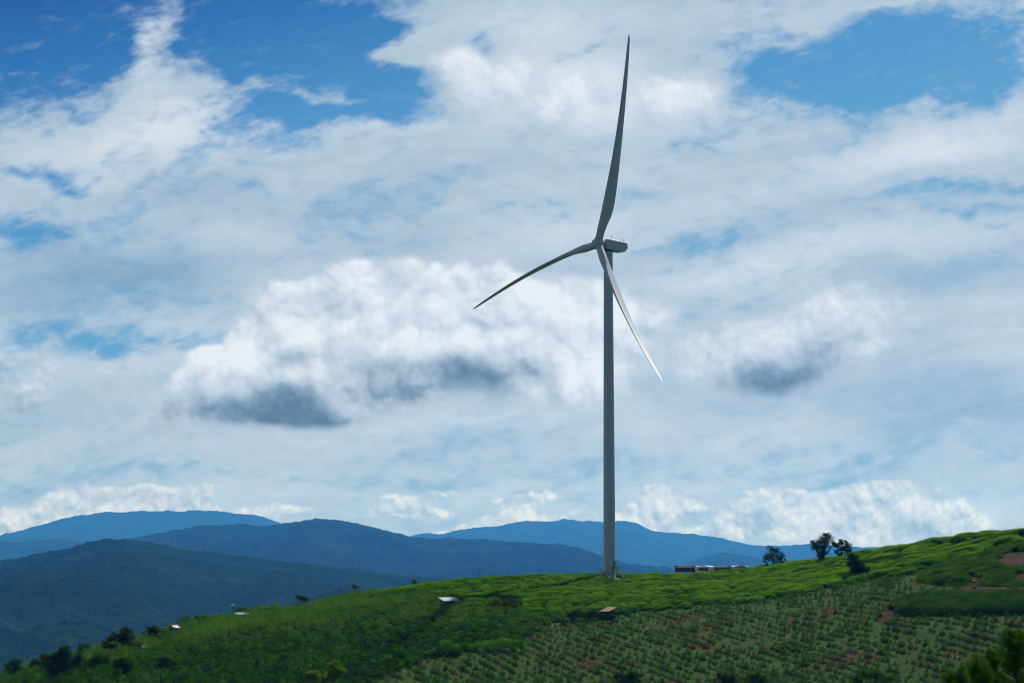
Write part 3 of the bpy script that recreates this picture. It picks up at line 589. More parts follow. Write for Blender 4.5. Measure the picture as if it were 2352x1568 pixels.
def grass_mound(name, label, inside, hf, n0, hb, mat, seed, x0=84, x1=330, y0=540, y1=700):
    X_, Y_ = np.meshgrid(np.arange(x0, x1, .6), np.arange(y0, y1, .6)); Z_ = height(X_, Y_); U_, V_ = to_uv(X_, Y_, Z_)
    m_ = inside(X_, Y_, U_, V_)
    for b_ in BARE: m_ &= ~poly_in(U_ + 20 * fbm(X_ / 3, Y_ / 4, 3, .6, 211), V_ + 8 * fbm(X_ / 3, Y_ / 4, 3, .6, 212), b_)
    fq = grid_faces(*X_.shape); fq = fq[m_.ravel()[fq].all(1)]; used, inv = np.unique(fq.ravel(), return_inverse=True)
    fd = np.clip(gblur(gblur(m_.astype(float), 2.2, 0), 2.2, 1) * 2 - 1, 0, 1) ** .6; hh = (hf(X_, Y_) - .15) * fd - .05
    o = npmesh(name, np.stack([X_, Y_, Z_ + hh], -1).reshape(-1, 3)[used], inv.reshape(-1, 4), mat, {'tint': ('FLOAT', np.clip(.25 + .4 * fbm(X_ / 5, Y_ / 5, 3, .6, seed).ravel()[used], 0, 1))}, smooth=True)
    tag(o, kind='stuff', label=label)
    x, y, z, u, v = ground_pts(n0, inside, x0, x1, y0, y1); ok = np.ones(len(x), bool)
    for b_ in BARE: ok &= ~poly_in(u + 20 * fbm(x / 3, y / 4, 3, .6, 211), v + 8 * fbm(x / 3, y / 4, 3, .6, 212), b_)
    x, y, z = x[ok], y[ok], z[ok]; n = len(x)
    blades(name + '_blades', np.stack([x, y, z + (hf(x, y) - .15) * fd[np.clip(((y - y0) / .6).astype(int), 0, fd.shape[0] - 1), np.clip(((x - x0) / .6).astype(int), 0, fd.shape[1] - 1)] - .1], -1), rng.uniform(hb * .5, hb, n), rng.uniform(.03, .07, n), .35, .25 + .45 * fbm(x / 5, y / 5, 3, .6, seed) + rng.uniform(0, .45, n), mat, o)
grass_mound('bank_grass', 'rough tufted grass on the banks beside the red earth', in_bank, bank_h, 760000, .7, L_bank, 33)
def in_sward(x, y, u, v): return poly_in(u, v, SWARD) & (y < 700)
sw = ground_pts(200000, in_sward, 84, 330, 540, 700); swc = (sw[0], sw[1])
def sward_h(x, y):
    u, v = to_uv(x, y, height(x, y)); e = np.clip(np.minimum((v - np.interp(u, [2028, 2042, 2080, 2150, 2400], [1402, 1390, 1376, 1369, 1367])) / 10, (1417 - v) / 9), 0, 1)
    e = np.minimum(e, np.clip((u - 2026) / 16, 0, 1))
    return .15 + 2.1 * np.sqrt(e * (2 - e)) + .18 * fbm(x / 4, y / 4, 3, .6, 37)
grass_mound('tall_grass', 'dense stand of tall grass with a rounded end below the banks', in_sward, sward_h, 600000, .9, L_sward, 36)

# ---- young coffee plants in rows
def plant_mesh(name, H_, W_, nl, mat=L_young, dark=0.0):
    c = []; d = []; N_ = []
    tiers = 5
    for i in range(nl):
        t = (i % tiers) / (tiers - 1); a = rng.uniform(0, 2 * math.pi); r = W_ * (1 - .55 * t) * rng.uniform(.35, 1.0)
        zc = H_ * (.22 + .70 * t) + rng.uniform(-.06, .06) - r * .25; c.append((r * math.cos(a), r * math.sin(a), zc)); d.append((math.cos(a), math.sin(a), -.45)); nv = np.array((math.cos(a) * .45, math.sin(a) * .45, 1.0)) + rng.normal(0, .25, 3); N_.append(nv / np.linalg.norm(nv))
    for i in range(14): c.append((0, 0, H_ * (.12 + .8 * i / 13))); d.append((math.cos(i * 2.4), math.sin(i * 2.4), .4)); N_.append((-.37 * math.cos(i * 2.4), -.37 * math.sin(i * 2.4), .93))
    c = np.array(c); n = len(c)
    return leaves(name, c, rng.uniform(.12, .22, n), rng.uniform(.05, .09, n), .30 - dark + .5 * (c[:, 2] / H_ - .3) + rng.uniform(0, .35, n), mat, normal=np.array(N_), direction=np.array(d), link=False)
protos = [plant_mesh('coffee_plant', *a) for a in ((1.1, .70, 120), (1.35, .80, 150, L_coffee), (.9, .58, 90), (1.5, .88, 170, L_coffee), (1.15, .74, 120, L_coffee), (1.3, .72, 130, L_young, .15))]
# rows run obliquely down the slope
a_ = R(-62); dr = np.array((math.cos(a_), math.sin(a_))); pr = np.array((-dr[1], dr[0]))
gi, gj = np.meshgrid(np.arange(-400, 400), np.arange(-160, 160)); s_ = gi * 1.25 + rng.normal(0, .16, gi.shape); q_ = gj * 3.3 + rng.normal(0, .14, gi.shape) + fbm(gi / 30, gj / 8, 2, .5, 99) * .7
fx_ = (dr[0] * s_ + pr[0] * q_ + 90).ravel(); fy_ = (dr[1] * s_ + pr[1] * q_ + 620).ravel()
fz_ = height(fx_, fy_); fu, fv = to_uv(fx_, np.maximum(fy_, 100), fz_)
ok = in_field(fx_, fy_, fu, fv) & (fy_ > 535) & (fu > 780) & (fu < 2950) & (fv < 1590)
for b_ in BARE: ok &= ~poly_in(fu, fv, b_)
dens = fbm(fx_ / 11, fy_ / 11, 3, .55, 101); ok &= rng.uniform(0, 1, len(fx_)) < np.clip(.82 + .6 * dens, .2, 1)
fx_, fy_, fz_, fu, fv = fx_[ok], fy_[ok], fz_[ok], fu[ok], fv[ok]
sc_ = np.clip(rng.normal(.86, .20, len(fx_)) + .15 * fbm(fx_ / 15, fy_ / 15, 2, .5, 104), .45, 1.5) * np.clip(1.12 - (fy_ - 560) / 420, .6, 1.1)
vis = (fu > 0) & (fu < 2352) & (fv < 1562)
order = np.argsort(-(sc_ / fy_) * vis); big = order[:300]; rest = order[300:]
print('field plants', len(fx_))
LOOK = ['broad light green', 'tall dark glossy', 'small light green', 'big dark spreading', 'middling dark bushy', 'dull green upright']
MARK = [(1110, 1500, 'below the long bright hedge'), (900, 1560, 'by the low yellow-green bushes'), (1360, 1440, 'near the rusty shed'), (1440, 1555, 'round the dark leafy bush'), (1740, 1555, 'round the bush by bare soil'),
        (2000, 1550, 'round the wide dark coffee bush'), (2240, 1540, 'beside the near pine tops'), (2180, 1420, 'along the foot of the tall grass'), (1640, 1480, 'in the open middle of the slope'), (1900, 1450, 'before the tall grass end'), (1250, 1545, 'midway from hedge to leafy bush')]
for i in big:
    kk = int(rng.integers(0, 6)); mark = min(MARK, key=lambda m: math.hypot(m[0] - fu[i], (m[1] - fv[i]) * 1.5))[2]
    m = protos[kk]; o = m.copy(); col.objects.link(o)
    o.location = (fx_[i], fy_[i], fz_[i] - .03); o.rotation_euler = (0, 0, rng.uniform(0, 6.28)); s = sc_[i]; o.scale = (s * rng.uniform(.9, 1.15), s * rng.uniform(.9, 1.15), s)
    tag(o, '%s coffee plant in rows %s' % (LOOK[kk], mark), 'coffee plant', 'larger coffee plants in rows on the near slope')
cs = []; qs = []; tn_ = {0: [], 1: []}; ci = {0: [], 1: []}
pv_ = []
for m in protos:
    a = np.empty(len(m.data.vertices) * 3, np.float32); m.data.vertices.foreach_get('co', a); t = np.empty(len(m.data.vertices), np.float32); m.data.attributes['tint'].data.foreach_get('value', t); pv_.append((a.reshape(-1, 3), t))
for i in rest:
    k_ = int(rng.integers(0, 6)); a, t = pv_[k_]; w_ = 0 if k_ not in (1, 3, 4) else 1
    th = rng.uniform(0, 6.28); c, s = math.cos(th) * sc_[i], math.sin(th) * sc_[i]
    p = np.stack([a[:, 0] * c - a[:, 1] * s + fx_[i], a[:, 0] * s + a[:, 1] * c + fy_[i], a[:, 2] * sc_[i] + fz_[i] - .03], -1); ci[w_].append(p); tn_[w_].append(t + rng.uniform(-.1, .15))
for w_, mt, nm, lab in ((0, L_young, 'coffee_seedlings', 'small light green coffee seedlings in rows across the slope'), (1, L_coffee, 'dark_coffee_seedlings', 'small dark glossy coffee seedlings scattered through the rows')):
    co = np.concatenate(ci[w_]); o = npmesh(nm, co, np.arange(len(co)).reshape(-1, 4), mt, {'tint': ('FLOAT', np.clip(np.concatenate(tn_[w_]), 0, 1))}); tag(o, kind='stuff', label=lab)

# ---- trees and shrubs that stand apart
def tree(name, label, cat, base, lobes, nleaf, ls, mat, trunk=(.12, .03), group=None, clump=.34, ncl=26, tint=(.1, .9), stems=1, fork=.35, elong=.5, up=.4, hollow=.35, seed=0):
    """lobes: (dx, dz, rx, rz) in metres beside / above the base; limbs run from the trunk into each lobe"""
    global rng
    keep_rng = rng; rng = np.random.default_rng(seed + 500)
    t = thing(name, label, cat, base, 0, group)
    H_ = max(l[1] + l[3] for l in lobes); mb = MB(); r0, r1 = trunk
    cl = []
    tot = sum(l[2] * l[3] for l in lobes)
    for s in range(stems):
        ox = (s - (stems - 1) / 2) * r0 * 2.2
        for li, (dx, dz, rx, rz) in enumerate(lobes):
            if stems > 1 and li % stems != s: continue
            f0 = Vector((ox, 0, 0)); fk = Vector((ox + dx * .12, rng.uniform(-.1, .1), max(.2, dz * fork))); dy = rng.uniform(-.35, .35) * rx
            e = Vector((dx, dy, dz)); mid = fk.lerp(e, .5) + Vector((dx * .05, 0, -.05 * dz)) + Vector(rng.normal(0, .05, 3)) * rx
            mb.tube([f0, f0.lerp(fk, .5) + Vector((rng.normal(0, .02), 0, 0)) * H_, fk, mid, e], [r0, r0 * .85, r0 * .68, r0 * .42, r1], 7)
            for b in range(7):
                tip = e + Vector((rng.normal(0, .55) * rx, rng.normal(0, .5) * rx, rng.normal(.1, .5) * rz)); st = fk.lerp(e, rng.uniform(.35, 1)); mb.tube([st, st.lerp(tip, .5) + Vector((0, 0, .06 * rz)), tip], [r0 * .26, r0 * .16, r1 * .5], 5, False)
    mb.build('trunk', M_bark, t, True)
    cs = []; tn = []
    for li, (dx, dz, rx, rz) in enumerate(lobes):
        k = max(6, int(ncl * rx * rz / tot * len(lobes))); d = unit(k, .15); rad = rng.uniform(hollow, 1, (k, 1)) ** .6
        cc_ = np.array((dx, 0, dz)) + d * rad * np.array((rx, rx, rz)) * .86; cr = clump * min(rx, rz) * rng.uniform(.6, 1.3, k); m = int(nleaf * rx * rz / tot / k) + 1
        for j in range(k):
            dd = unit(m) * rng.uniform(0, 1, (m, 1)) ** .45; cs.append(cc_[j] + dd * cr[j] * np.array((1.15, 1.15, .8))); tn.append(np.full(m, rng.uniform(*tint)) + rng.normal(0, .14, m))
    c = np.concatenate(cs); c[:, 2] = np.maximum(c[:, 2], .05); n = len(c); LL = rng.uniform(.6, 1.3, n) * ls
    leaves('crown', c, LL, LL * elong, np.concatenate(tn), mat, t, normal=unit(n, up))
    rng = keep_rng
    return t
def skyline_bushes():
    pr = []
    for k in range(5):
        n = 900; d = unit(n, .35); d[:, 2] = np.abs(d[:, 2]) * .9 - .05; r = 1.05 + .22 * fbm(d[:, 0] * 1.6 + k * 5, d[:, 1] * 1.6 + d[:, 2], 3, .6, 300 + k)
        c = d * (r * rng.uniform(.75, 1.04, n))[:, None] * np.array((1.25, 1.0, .95)); pr.append(leaves('tea_bush', c, rng.uniform(.08, .17, n), rng.uniform(.04, .08, n), rng.uniform(0, .7, n) + .3 * (c[:, 2] - .4), (L_dark, L_olive, L_young, L_dark, L_young)[k], normal=unit(n, .5), link=False))
    for i in range(40):
        u_ = 1985 + i * 9.6 + rng.uniform(-3, 3); Yc = float(np.interp((u_ - 1176) / F, cr_t, cr_Y)) - rng.uniform(2, 12); b = at(u_, Yc); k = int(rng.integers(0, 5)); s = rng.uniform(1.15, 1.75) * np.interp(u_, [1980, 2150], [.55, 1.0])
        o = pr[k].copy(); col.objects.link(o); o.location = (b[0], b[1], b[2] + .45); o.rotation_euler = (0, 0, rng.uniform(0, 6.28)); o.scale = (s, s, s * rng.uniform(.9, 1.2))
        tag(o, '%s rounded tea bush in the skyline row %s' % (('dark green', 'greyish olive', 'fresh green', 'deep green ragged', 'bright flat-topped')[k], 'beyond the tallest tree' if u_ < 2110 else ('above the grassy banks' if u_ < 2240 else 'above the bare red earth')), 'tea bush', 'rounded tea bushes along the high skyline')
skyline_bushes()
def lob(base, lst):
    """lobes given by where they stand in the photo around the base"""
    k = base[1] / F; u0, v0 = to_uv(*base); return [((u - u0) * k, (v0 - v) * k, ru * k, rv * k) for u, v, ru, rv in lst]
b = hit(1777, 1306)
tree('round_tree', 'round open-crowned tree with thin trunk beside the parked buses', 'tree', b, lob(b, [(1777, 1266, 17, 13), (1762, 1278, 13, 11), (1793, 1274, 12, 12), (1778, 1282, 18, 12), (1759, 1293, 9, 7), (1797, 1286, 9, 8), (1768, 1259, 9, 6)]), 9000, .13, L_dark, (.24, .04), clump=.40, ncl=20, tint=(.1, 1.0), fork=.3, hollow=.2, seed=1)
b = at(1800, 792); b = (b[0], 792, b[2])
tree('shrub', 'small leafy shrub at the foot of the round open-crowned tree', 'shrub', b, lob(b, [(u_, v_, 8, 6) for u_, v_ in ((1793, 1298), (1803, 1299), (1797, 1294))]), 2200, .12, L_dark, (.08, .02), clump=.5, ncl=8, seed=2)
b = hit(1888, 1284)
tree('double_crowned_tree', 'tallest dark tree on the skyline, its crown splayed in two lobes', 'tree', b, lob(b, [(1899, 1240, 21, 17), (1888, 1250, 16, 18), (1870, 1244, 9, 8), (1873, 1257, 12, 12), (1888, 1268, 15, 13), (1886, 1278, 11, 8), (1915, 1248, 8, 9), (1900, 1228, 11, 7)]), 17000, .12, L_olive, (.34, .05), clump=.42, ncl=26, tint=(.0, .9), stems=2, fork=.25, hollow=.1, seed=3)
b = hit(1930, 1279)
tree('round_tree', 'darker rounded tree growing right against the tallest skyline tree', 'tree', b, lob(b, [(1934, 1246, 15, 9), (1945, 1256, 13, 12), (1922, 1253, 9, 9), (1950, 1266, 9, 8), (1935, 1263, 14, 8), (1920, 1266, 7, 6), (1930, 1273, 9, 5)]), 11000, .12, L_dark, (.26, .04), clump=.42, ncl=22, tint=(.0, .7), fork=.3, hollow=.1, seed=4)
b = hit(1968, 1326)
tree('bushy_tree', 'dense dark green columnar bush on the slope below the skyline trees', 'tree', b, lob(b, [(1960, 1283, 14, 14), (1962, 1298, 17, 16), (1968, 1311, 19, 13), (1977, 1297, 14, 14), (1984, 1308, 10, 12), (1955, 1275, 9, 8)]), 17000, .13, L_dark, (.2, .05), clump=.5, ncl=30, tint=(.1, .9), hollow=.0, seed=5)
b = hit(1991, 1322)
tree('shrub', 'low dark shrub close beside the dense columnar bush', 'shrub', b, lob(b, [(1991, 1312, 7, 8), (1993, 1306, 5, 5)]), 1600, .13, L_dark, (.08, .02), clump=.5, ncl=8, seed=6)
b = hit(1407, 1341)
tree('feathery_tree', 'spindly feathery tree with forked trunk before the turbine foot', 'tree', b, lob(b, [(1396, 1312, 9, 5), (1407, 1304, 7, 4), (1386, 1317, 9, 4), (1379, 1309, 6, 3), (1410, 1313, 4, 4), (1420, 1301, 6, 2), (1390, 1324, 7, 3)]), 1500, .10, L_shade, (.10, .02), clump=.5, ncl=12, tint=(.3, 1), fork=.35, hollow=.0, seed=7)
b = hit(1160, 1404)
tree('spreading_tree', 'spreading fine-leaved tree with flat dark crown on the tea slope', 'tree', b, lob(b, [(1140, 1381, 22, 10), (1175, 1374, 26, 11), (1160, 1370, 20, 8), (1192, 1383, 16, 9), (1126, 1388, 12, 7), (1160, 1388, 22, 9), (1182, 1392, 14, 7)]), 15000, .09, L_olive, (.16, .02), clump=.45, ncl=24, tint=(.1, .9), fork=.2, hollow=.0, seed=8)
dark_spots = [(34, 1566, [(30, 1530, 22, 24), (45, 1548, 24, 18), (22, 1556, 20, 16)], 'darkest bushy tree in the very corner of the hillside', L_dark),
    (150, 1560, [(140, 1500, 28, 20), (118, 1520, 24, 18), (150, 1525, 40, 26), (175, 1515, 22, 18), (130, 1545, 30, 20)], 'large dark broad-crowned tree, biggest on the low flank', L_dark),
    (192, 1520, [(190, 1488, 16, 14), (194, 1502, 14, 14)], 'small conical dark tree peeping over the low flank', L_dark),
    (275, 1505, [(285, 1452, 20, 13), (262, 1466, 22, 14), (292, 1470, 22, 16), (250, 1482, 18, 13)], 'grey-green tree topping the flank above the brown hut', L_olive),
    (322, 1500, [(316, 1478, 20, 11), (326, 1488, 12, 10)], 'yellow-green tree shading the small brown hut', L_yellow),
    (215, 1545, [(222, 1512, 24, 20), (240, 1522, 20, 18), (208, 1526, 20, 16)], 'mid-green rounded tree filling the dip beside the conical tree', L_young),
    (240, 1510, [(238, 1484, 14, 11), (246, 1492, 14, 10)], 'pale wispy tree in the dip between the conical and the grey-green tree', L_shade),
    (352, 1480, [(350, 1446, 20, 12), (364, 1456, 18, 12), (340, 1460, 16, 12)], 'dense olive tree between the grey-green tree and the peaked hut', L_olive),
    (470, 1440, [(466, 1418, 22, 9), (490, 1420, 20, 9), (450, 1424, 16, 8)], 'broad pale green tree beside the peaked hut on the skyline', L_shade),
    (600, 1420, [(600, 1398, 18, 7), (622, 1396, 16, 7)], 'low broad pale tree past the teal roof on the skyline', L_shade),
    (380, 1545, [(378, 1522, 24, 16), (398, 1530, 20, 14)], 'dark rounded tree standing out of the lowest coffee bushes', L_dark),
    (60, 1560, [(84, 1530, 18, 18), (72, 1542, 18, 14)], 'dark shrubby tree between the corner tree and the large broad one', L_dark),
    (290, 1545, [(280, 1524, 20, 18), (296, 1534, 16, 14)], 'dark rounded coffee tree below the brown hut', L_dark),
    (112, 1555, [(100, 1510, 14, 12), (108, 1528, 16, 14)], 'thin olive tree leaning out of the low flank', L_olive),
    (430, 1450, [(425, 1420, 17, 9), (440, 1428, 16, 10), (412, 1430, 12, 8)], 'pale green tree rising over the small peaked hut roof', L_shade),
    (560, 1415, [(555, 1398, 15, 7), (570, 1401, 12, 7), (545, 1402, 10, 6)], 'bright green bushy tree just above the teal roof', L_bamboo),
    (690, 1388, [(688, 1372, 13, 6), (700, 1376, 12, 6)], 'twiggy half-bare tree on the thicket skyline', L_olive),
    (814, 1356, [(812, 1345, 8, 5), (818, 1349, 8, 4)], 'tiny pale sapling where the thicket meets the tea skyline', L_shade),
    (952, 1346, [(950, 1334, 6, 5), (956, 1339, 7, 4)], 'slender pale sapling behind the tea skyline', L_shade)]
for i, (u_, v_, ls_, lab, mt) in enumerate(dark_spots):
    b = hit(u_, v_, 500, 900) if v_ < 1600 else hit(u_, v_)
    if u_ < 320: b = (b[0], max(b[1] - 8, 560), float(height(b[0], max(b[1] - 8, 560))))
    area = sum(l[2] * l[3] for l in ls_)
    tree('leafy_tree' if mt is not L_shade else 'sapling', lab, 'tree', b, lob(b, ls_), int(2500 + area * 9), .16 if area > 500 else .12, mt, (.16, .03), clump=.42, ncl=22, tint=(.0, .9), hollow=.05, seed=20 + i)
for i, (u_, v_, ls_, lab) in enumerate([(770, 1600, [(768, 1530, 18, 14), (782, 1545, 16, 16), (760, 1552, 18, 14)], 'bright yellow-green bush, taller of two among the dark coffee'),
        (720, 1600, [(722, 1552, 22, 12), (738, 1562, 16, 10)], 'low yellow-green bush beside the taller yellow-green one'),
        (1440, 1600, [(1425, 1552, 22, 12), (1455, 1556, 24, 14), (1440, 1566, 30, 12)], 'dark leafy bush rising out of the planted slope'),
        (1740, 1604, [(1735, 1548, 16, 12), (1752, 1560, 18, 14), (1722, 1562, 16, 12)], 'rounded green bush beside a patch of bare red soil'),
        (1680, 1604, [(1660, 1556, 18, 12), (1680, 1562, 20, 12)], 'dull olive bush of thin bare twigs on the lower slope'),
        (2000, 1604, [(1985, 1545, 22, 16), (2015, 1552, 26, 20), (2040, 1562, 22, 16), (1965, 1562, 20, 12)], 'dark glossy coffee bush, widest on the lower slope')]):
    b = hit(u_, v_, 480, 800); mt = (L_yellow, L_yellow, L_dark, L_young, L_olive, L_coffee)[i]
    tree('bush', lab, 'bush', b, lob(b, ls_), 7000, .15, mt, (.1, .02), clump=.45, ncl=24, tint=(.1, .9), hollow=.0, seed=50 + i)
# clipped-looking bright shrubs along the edge of the planting
for i, (u_, v_, ls_, lab) in enumerate([(1025, 1497, [(1024, 1481, 16, 15), (1030, 1490, 15, 10)], 'rounded bright green shrub at the outer end of the hedge line'),
        (1052, 1503, [(1048, 1488, 16, 13), (1052, 1496, 15, 9)], 'slightly lower bright round shrub standing just before the other'),
        (1150, 1492, [(1085, 1487, 18, 11), (1105, 1482, 20, 12), (1130, 1478, 22, 13), (1155, 1474, 20, 14), (1172, 1480, 18, 14), (1190, 1478, 14, 10), (1205, 1474, 14, 9), (1135, 1487, 26, 9)], 'long bright green hedge bordering the coffee seedlings'),
        (939, 1524, [(939, 1516, 11, 8), (943, 1519, 11, 6)], 'small bright tuft of bush alone at the field edge'),
        (1340, 1422, [(1325, 1408, 16, 10), (1312, 1413, 12, 8), (1362, 1408, 14, 11), (1378, 1414, 12, 9), (1345, 1414, 16, 8)], 'dark tangle of bushes beside the rusty shed'),
        (1396, 1429, [(1386, 1417, 10, 6), (1398, 1419, 11, 6), (1408, 1416, 8, 6)], 'dark leafy shrub hiding the front wall of the rusty shed')]):
    b = hit(u_, v_); area = sum(l[2] * l[3] for l in ls_)
    tree('hedge' if i == 2 else 'shrub', lab, 'hedge' if i == 2 else 'shrub', b, lob(b, ls_), int(3000 + area * 9), .09 if i < 4 else .13, L_bamboo if i < 4 else L_dark, (.06, .02), clump=.45, ncl=40, tint=(.2, 1.0), hollow=.3, seed=70 + i)
# bare saplings round the rusty shed
for i, (u_, v_, h_) in enumerate([(1318, 1428, 5.5), (1330, 1430, 4.2), (1346, 1432, 5.0), (1358, 1424, 3.6), (1388, 1424, 4.4), (1421, 1420, 4.6), (1437, 1416, 3.6), (1372, 1422, 3.8)]):
    b = hit(u_, v_); t = thing('bare_sapling', ('tallest leafless sapling among the dark bushes by the rusty shed', 'short leafless sapling just beside the tallest one', 'second tallest leafless sapling, between the tallest and the shed', 'leafless sapling closest to the left wall of the rusty shed', 'leafless sapling standing in front of the rusty roof', 'leafless sapling just past the right end of the rusty shed', 'lowest outlying leafless sapling farthest right of the rusty shed', 'leafless sapling touching the near corner of the rusty shed')[i], 'sapling', b, 0, 'bare saplings around the rusty shed'); mb = MB(); r_ = random.Random(i)
    for s in range(5):
        a = r_.uniform(-.35, .35); e = (math.sin(a) * h_ * r_.uniform(.6, 1), r_.uniform(-.5, .5), h_ * r_.uniform(.7, 1)); mb.tube([(0, 0, 0), (e[0] * .35, e[1] * .4, e[2] * .5), e], [.055, .035, .012], 5, False)
    mb.build('stem', M_bark, t, True)
# the near pine whose top pokes into the corner
def pine(label, base, H_, wd, seed, nb=120):
    r_ = np.random.default_rng(seed); t = thing('pine_tree', label, 'pine tree', base); mb = MB(); mb.tube([(0, 0, 0), (.1, 0, H_ * .5), (0, .1, H_)], [.22, .14, .03], 8); cs = []; ds = []
    for i in range(nb):
        f = r_.uniform(.15, 1) ** .8; a = r_.uniform(0, 6.28); L = wd * (1.08 - f) * r_.uniform(.7, 1.15) + .25; z0 = H_ * f; e = np.array((math.cos(a) * L, math.sin(a) * L, z0 + L * .55)); s = np.array((0, 0, z0)); mb.tube([s, (s + e) / 2 + np.array((0, 0, -.06 * L)), e], [.05, .03, .012], 5, False)
        for q in np.linspace(.3, 1.0, max(3, int(L * 5))):
            p = s + (e - s) * q; m = 46; d = unit_r(r_, m, .8); cs.append(p + d * .16 + (0, 0, .02)); ds.append(d)
    mb.build('trunk', M_bark, t, True); c = np.concatenate(cs); d = np.concatenate(ds); n = len(c)
    leaves('crown', c, np.full(n, .15), np.full(n, .012), r_.uniform(.1, 1, n), L_pine, t, normal=np.cross(d, unit(n)) / 1.0 + 1e-6, direction=d); return t
def unit_r(r_, n, up=0.):
    v = r_.normal(size=(n, 3)); v[:, 2] += up; return v / np.linalg.norm(v, axis=1, keepdims=True)
for (u_, v_, Y, wd, sd, lab) in [(2332, 1462, 112, 2.4, 5, 'bright green young pine, tallest of the near pine tops'), (2245, 1520, 106, 2.1, 6, 'lower young pine top between its two neighbours'), (2196, 1548, 104, 1.8, 8, 'lowest young pine top, farthest from the tallest one'), (2290, 1500, 118, 2.0, 9, 'dark young pine top standing behind the tallest one')]:
    p = px(u_, v_, Y); g = float(height(p[0], Y)); pine(lab, (p[0], Y, g), p[2] - g, wd, sd)
#VEG_END

# ------------------------------------------------------------------ wind turbine
def paint(name, c, rough, amt=.12, spec=.4): return principled(name, c, rough, wear(.12, amt, .05), spec=spec)
M_white = paint('turbine_white_paint', (.42, .48, .55), .5)
M_seal = principled('dark_seal', (.06, .065, .07), .6)
M_steel = principled('galvanised_steel', (.28, .29, .30), .5, wear(3, .5), metallic=.3)
M_conc = principled('concrete', (.50, .49, .46), .9, wear(1.5, .5))
M_glassd = principled('dark_louvre', (.03, .035, .045), .4)
TB = px(1400, 1322, 792); TZ = float(height(TB[0], 792)); HUBZ = -3.373 + 114.88; HT = HUBZ - TZ
turb = thing('wind_turbine', 'tall white three-bladed wind turbine standing on the crest of the hill', 'wind turbine', (TB[0], 792, TZ))
AL, TA, PH = R(32.93), R(4.15), R(16.28)
av = Vector((-math.cos(AL) * math.cos(TA), -math.sin(AL) * math.cos(TA), math.sin(TA)))
hv = Vector((math.sin(AL), -math.cos(AL), 0)); vv_ = av.cross(hv); vv_ = vv_ if vv_.z > 0 else -vv_
hub = Vector((0, 0, HT)) + av * 4.37
def revolve(prof, n=64):
    vs = []; fs = []
    for r, z in prof:
        for k in range(n): a = 2 * math.pi * k / n; vs.append((r * math.cos(a), r * math.sin(a), z))
    for i in range(len(prof) - 1):
        for k in range(n): fs.append((i * n + k, i * n + (k + 1) % n, (i + 1) * n + (k + 1) % n, (i + 1) * n + k))
    return vs, fs
top = HT - 2.0; tr_ = lambda z: 2.12 + (1.56 - 2.12) * min(1, z / top) ** 1.15
prof = []; seams = [6.0, 28.0, 56.0, 84.0]
z = .2
for s in seams + [top]:
    for q_ in np.linspace(z, s - .06, 10): prof.append((tr_(q_), q_))
    if s < top: prof += [(tr_(s) + .008, s - .03), (tr_(s) + .008, s + .03)]
    z = s + .06
prof.append((1.56, top))
tw = MB().poly(*revolve(prof, 72)).build('tower', M_white, turb, True)
MB().poly(*revolve([(2.12, .0), (2.3, .0), (2.3, .22), (2.12, .24)], 64)).build('base_flange', M_steel, tw, True)
MB().poly(*revolve([(0, .18), (3.3, .18), (3.45, .12), (3.45, -1.2)], 48)).build('foundation', M_conc, turb)
da = math.atan2(-.64, .765); dn = Vector((math.cos(da), math.sin(da), 0)); dt = Vector((-dn.y, dn.x, 0))
door = MB().box(dn * 2.10 + Vector((0, 0, 4.75)), (.10, 1.05, 2.9), da).build('door', M_white, turb, bevel=.02)
fr = MB()
for s in (-.56, .56): fr.box(dn * 2.14 + dt * s + Vector((0, 0, 4.75)), (.12, .09, 3.05), da)
for z_ in (3.24, 6.28): fr.box(dn * 2.14 + Vector((0, 0, z_)), (.12, 1.21, .09), da)
fr.build('frame', M_seal, door)
for z_ in (4.1, 5.35): MB().box(dn * 2.165 + Vector((0, 0, z_)), (.04, .62, .80), da).build('louvre', M_glassd, door)
st = MB(); st.box(dn * 2.95 + Vector((0, 0, 3.18)), (1.5, 1.5, .08), da)
P0 = dn * 3.7 + Vector((0, 0, 3.18)); P1 = dn * 6.6 + Vector((0, 0, .05))
for s in (-.55, .55):
    o_ = dt * s; st.tube([P0 + o_, P1 + o_], .07, 6)
stair = st.build('stair', M_steel, turb)
for i in range(12):
    MB().box(P0.lerp(P1, (i + .5) / 12), (.26, 1.1, .04), da).build('tread', M_steel, stair)
for s in (-.6, .6):
    rl_ = MB(); o_ = dt * s
    for h_ in (1.1, .6): rl_.tube([dn * 2.25 + o_ + Vector((0, 0, 3.2 + h_)), P0 + o_ + Vector((0, 0, h_)), P1 + o_ + Vector((0, 0, h_))], .035, 6)
    for q_ in (dn * 2.3 + Vector((0, 0, 3.2)), dn * 3.0 + Vector((0, 0, 3.2)), P0, P0.lerp(P1, .33), P0.lerp(P1, .66), P1): rl_.tube([q_ + o_, q_ + o_ + Vector((0, 0, 1.1))], .035, 6)
    rl_.build('handrail', M_steel, stair)
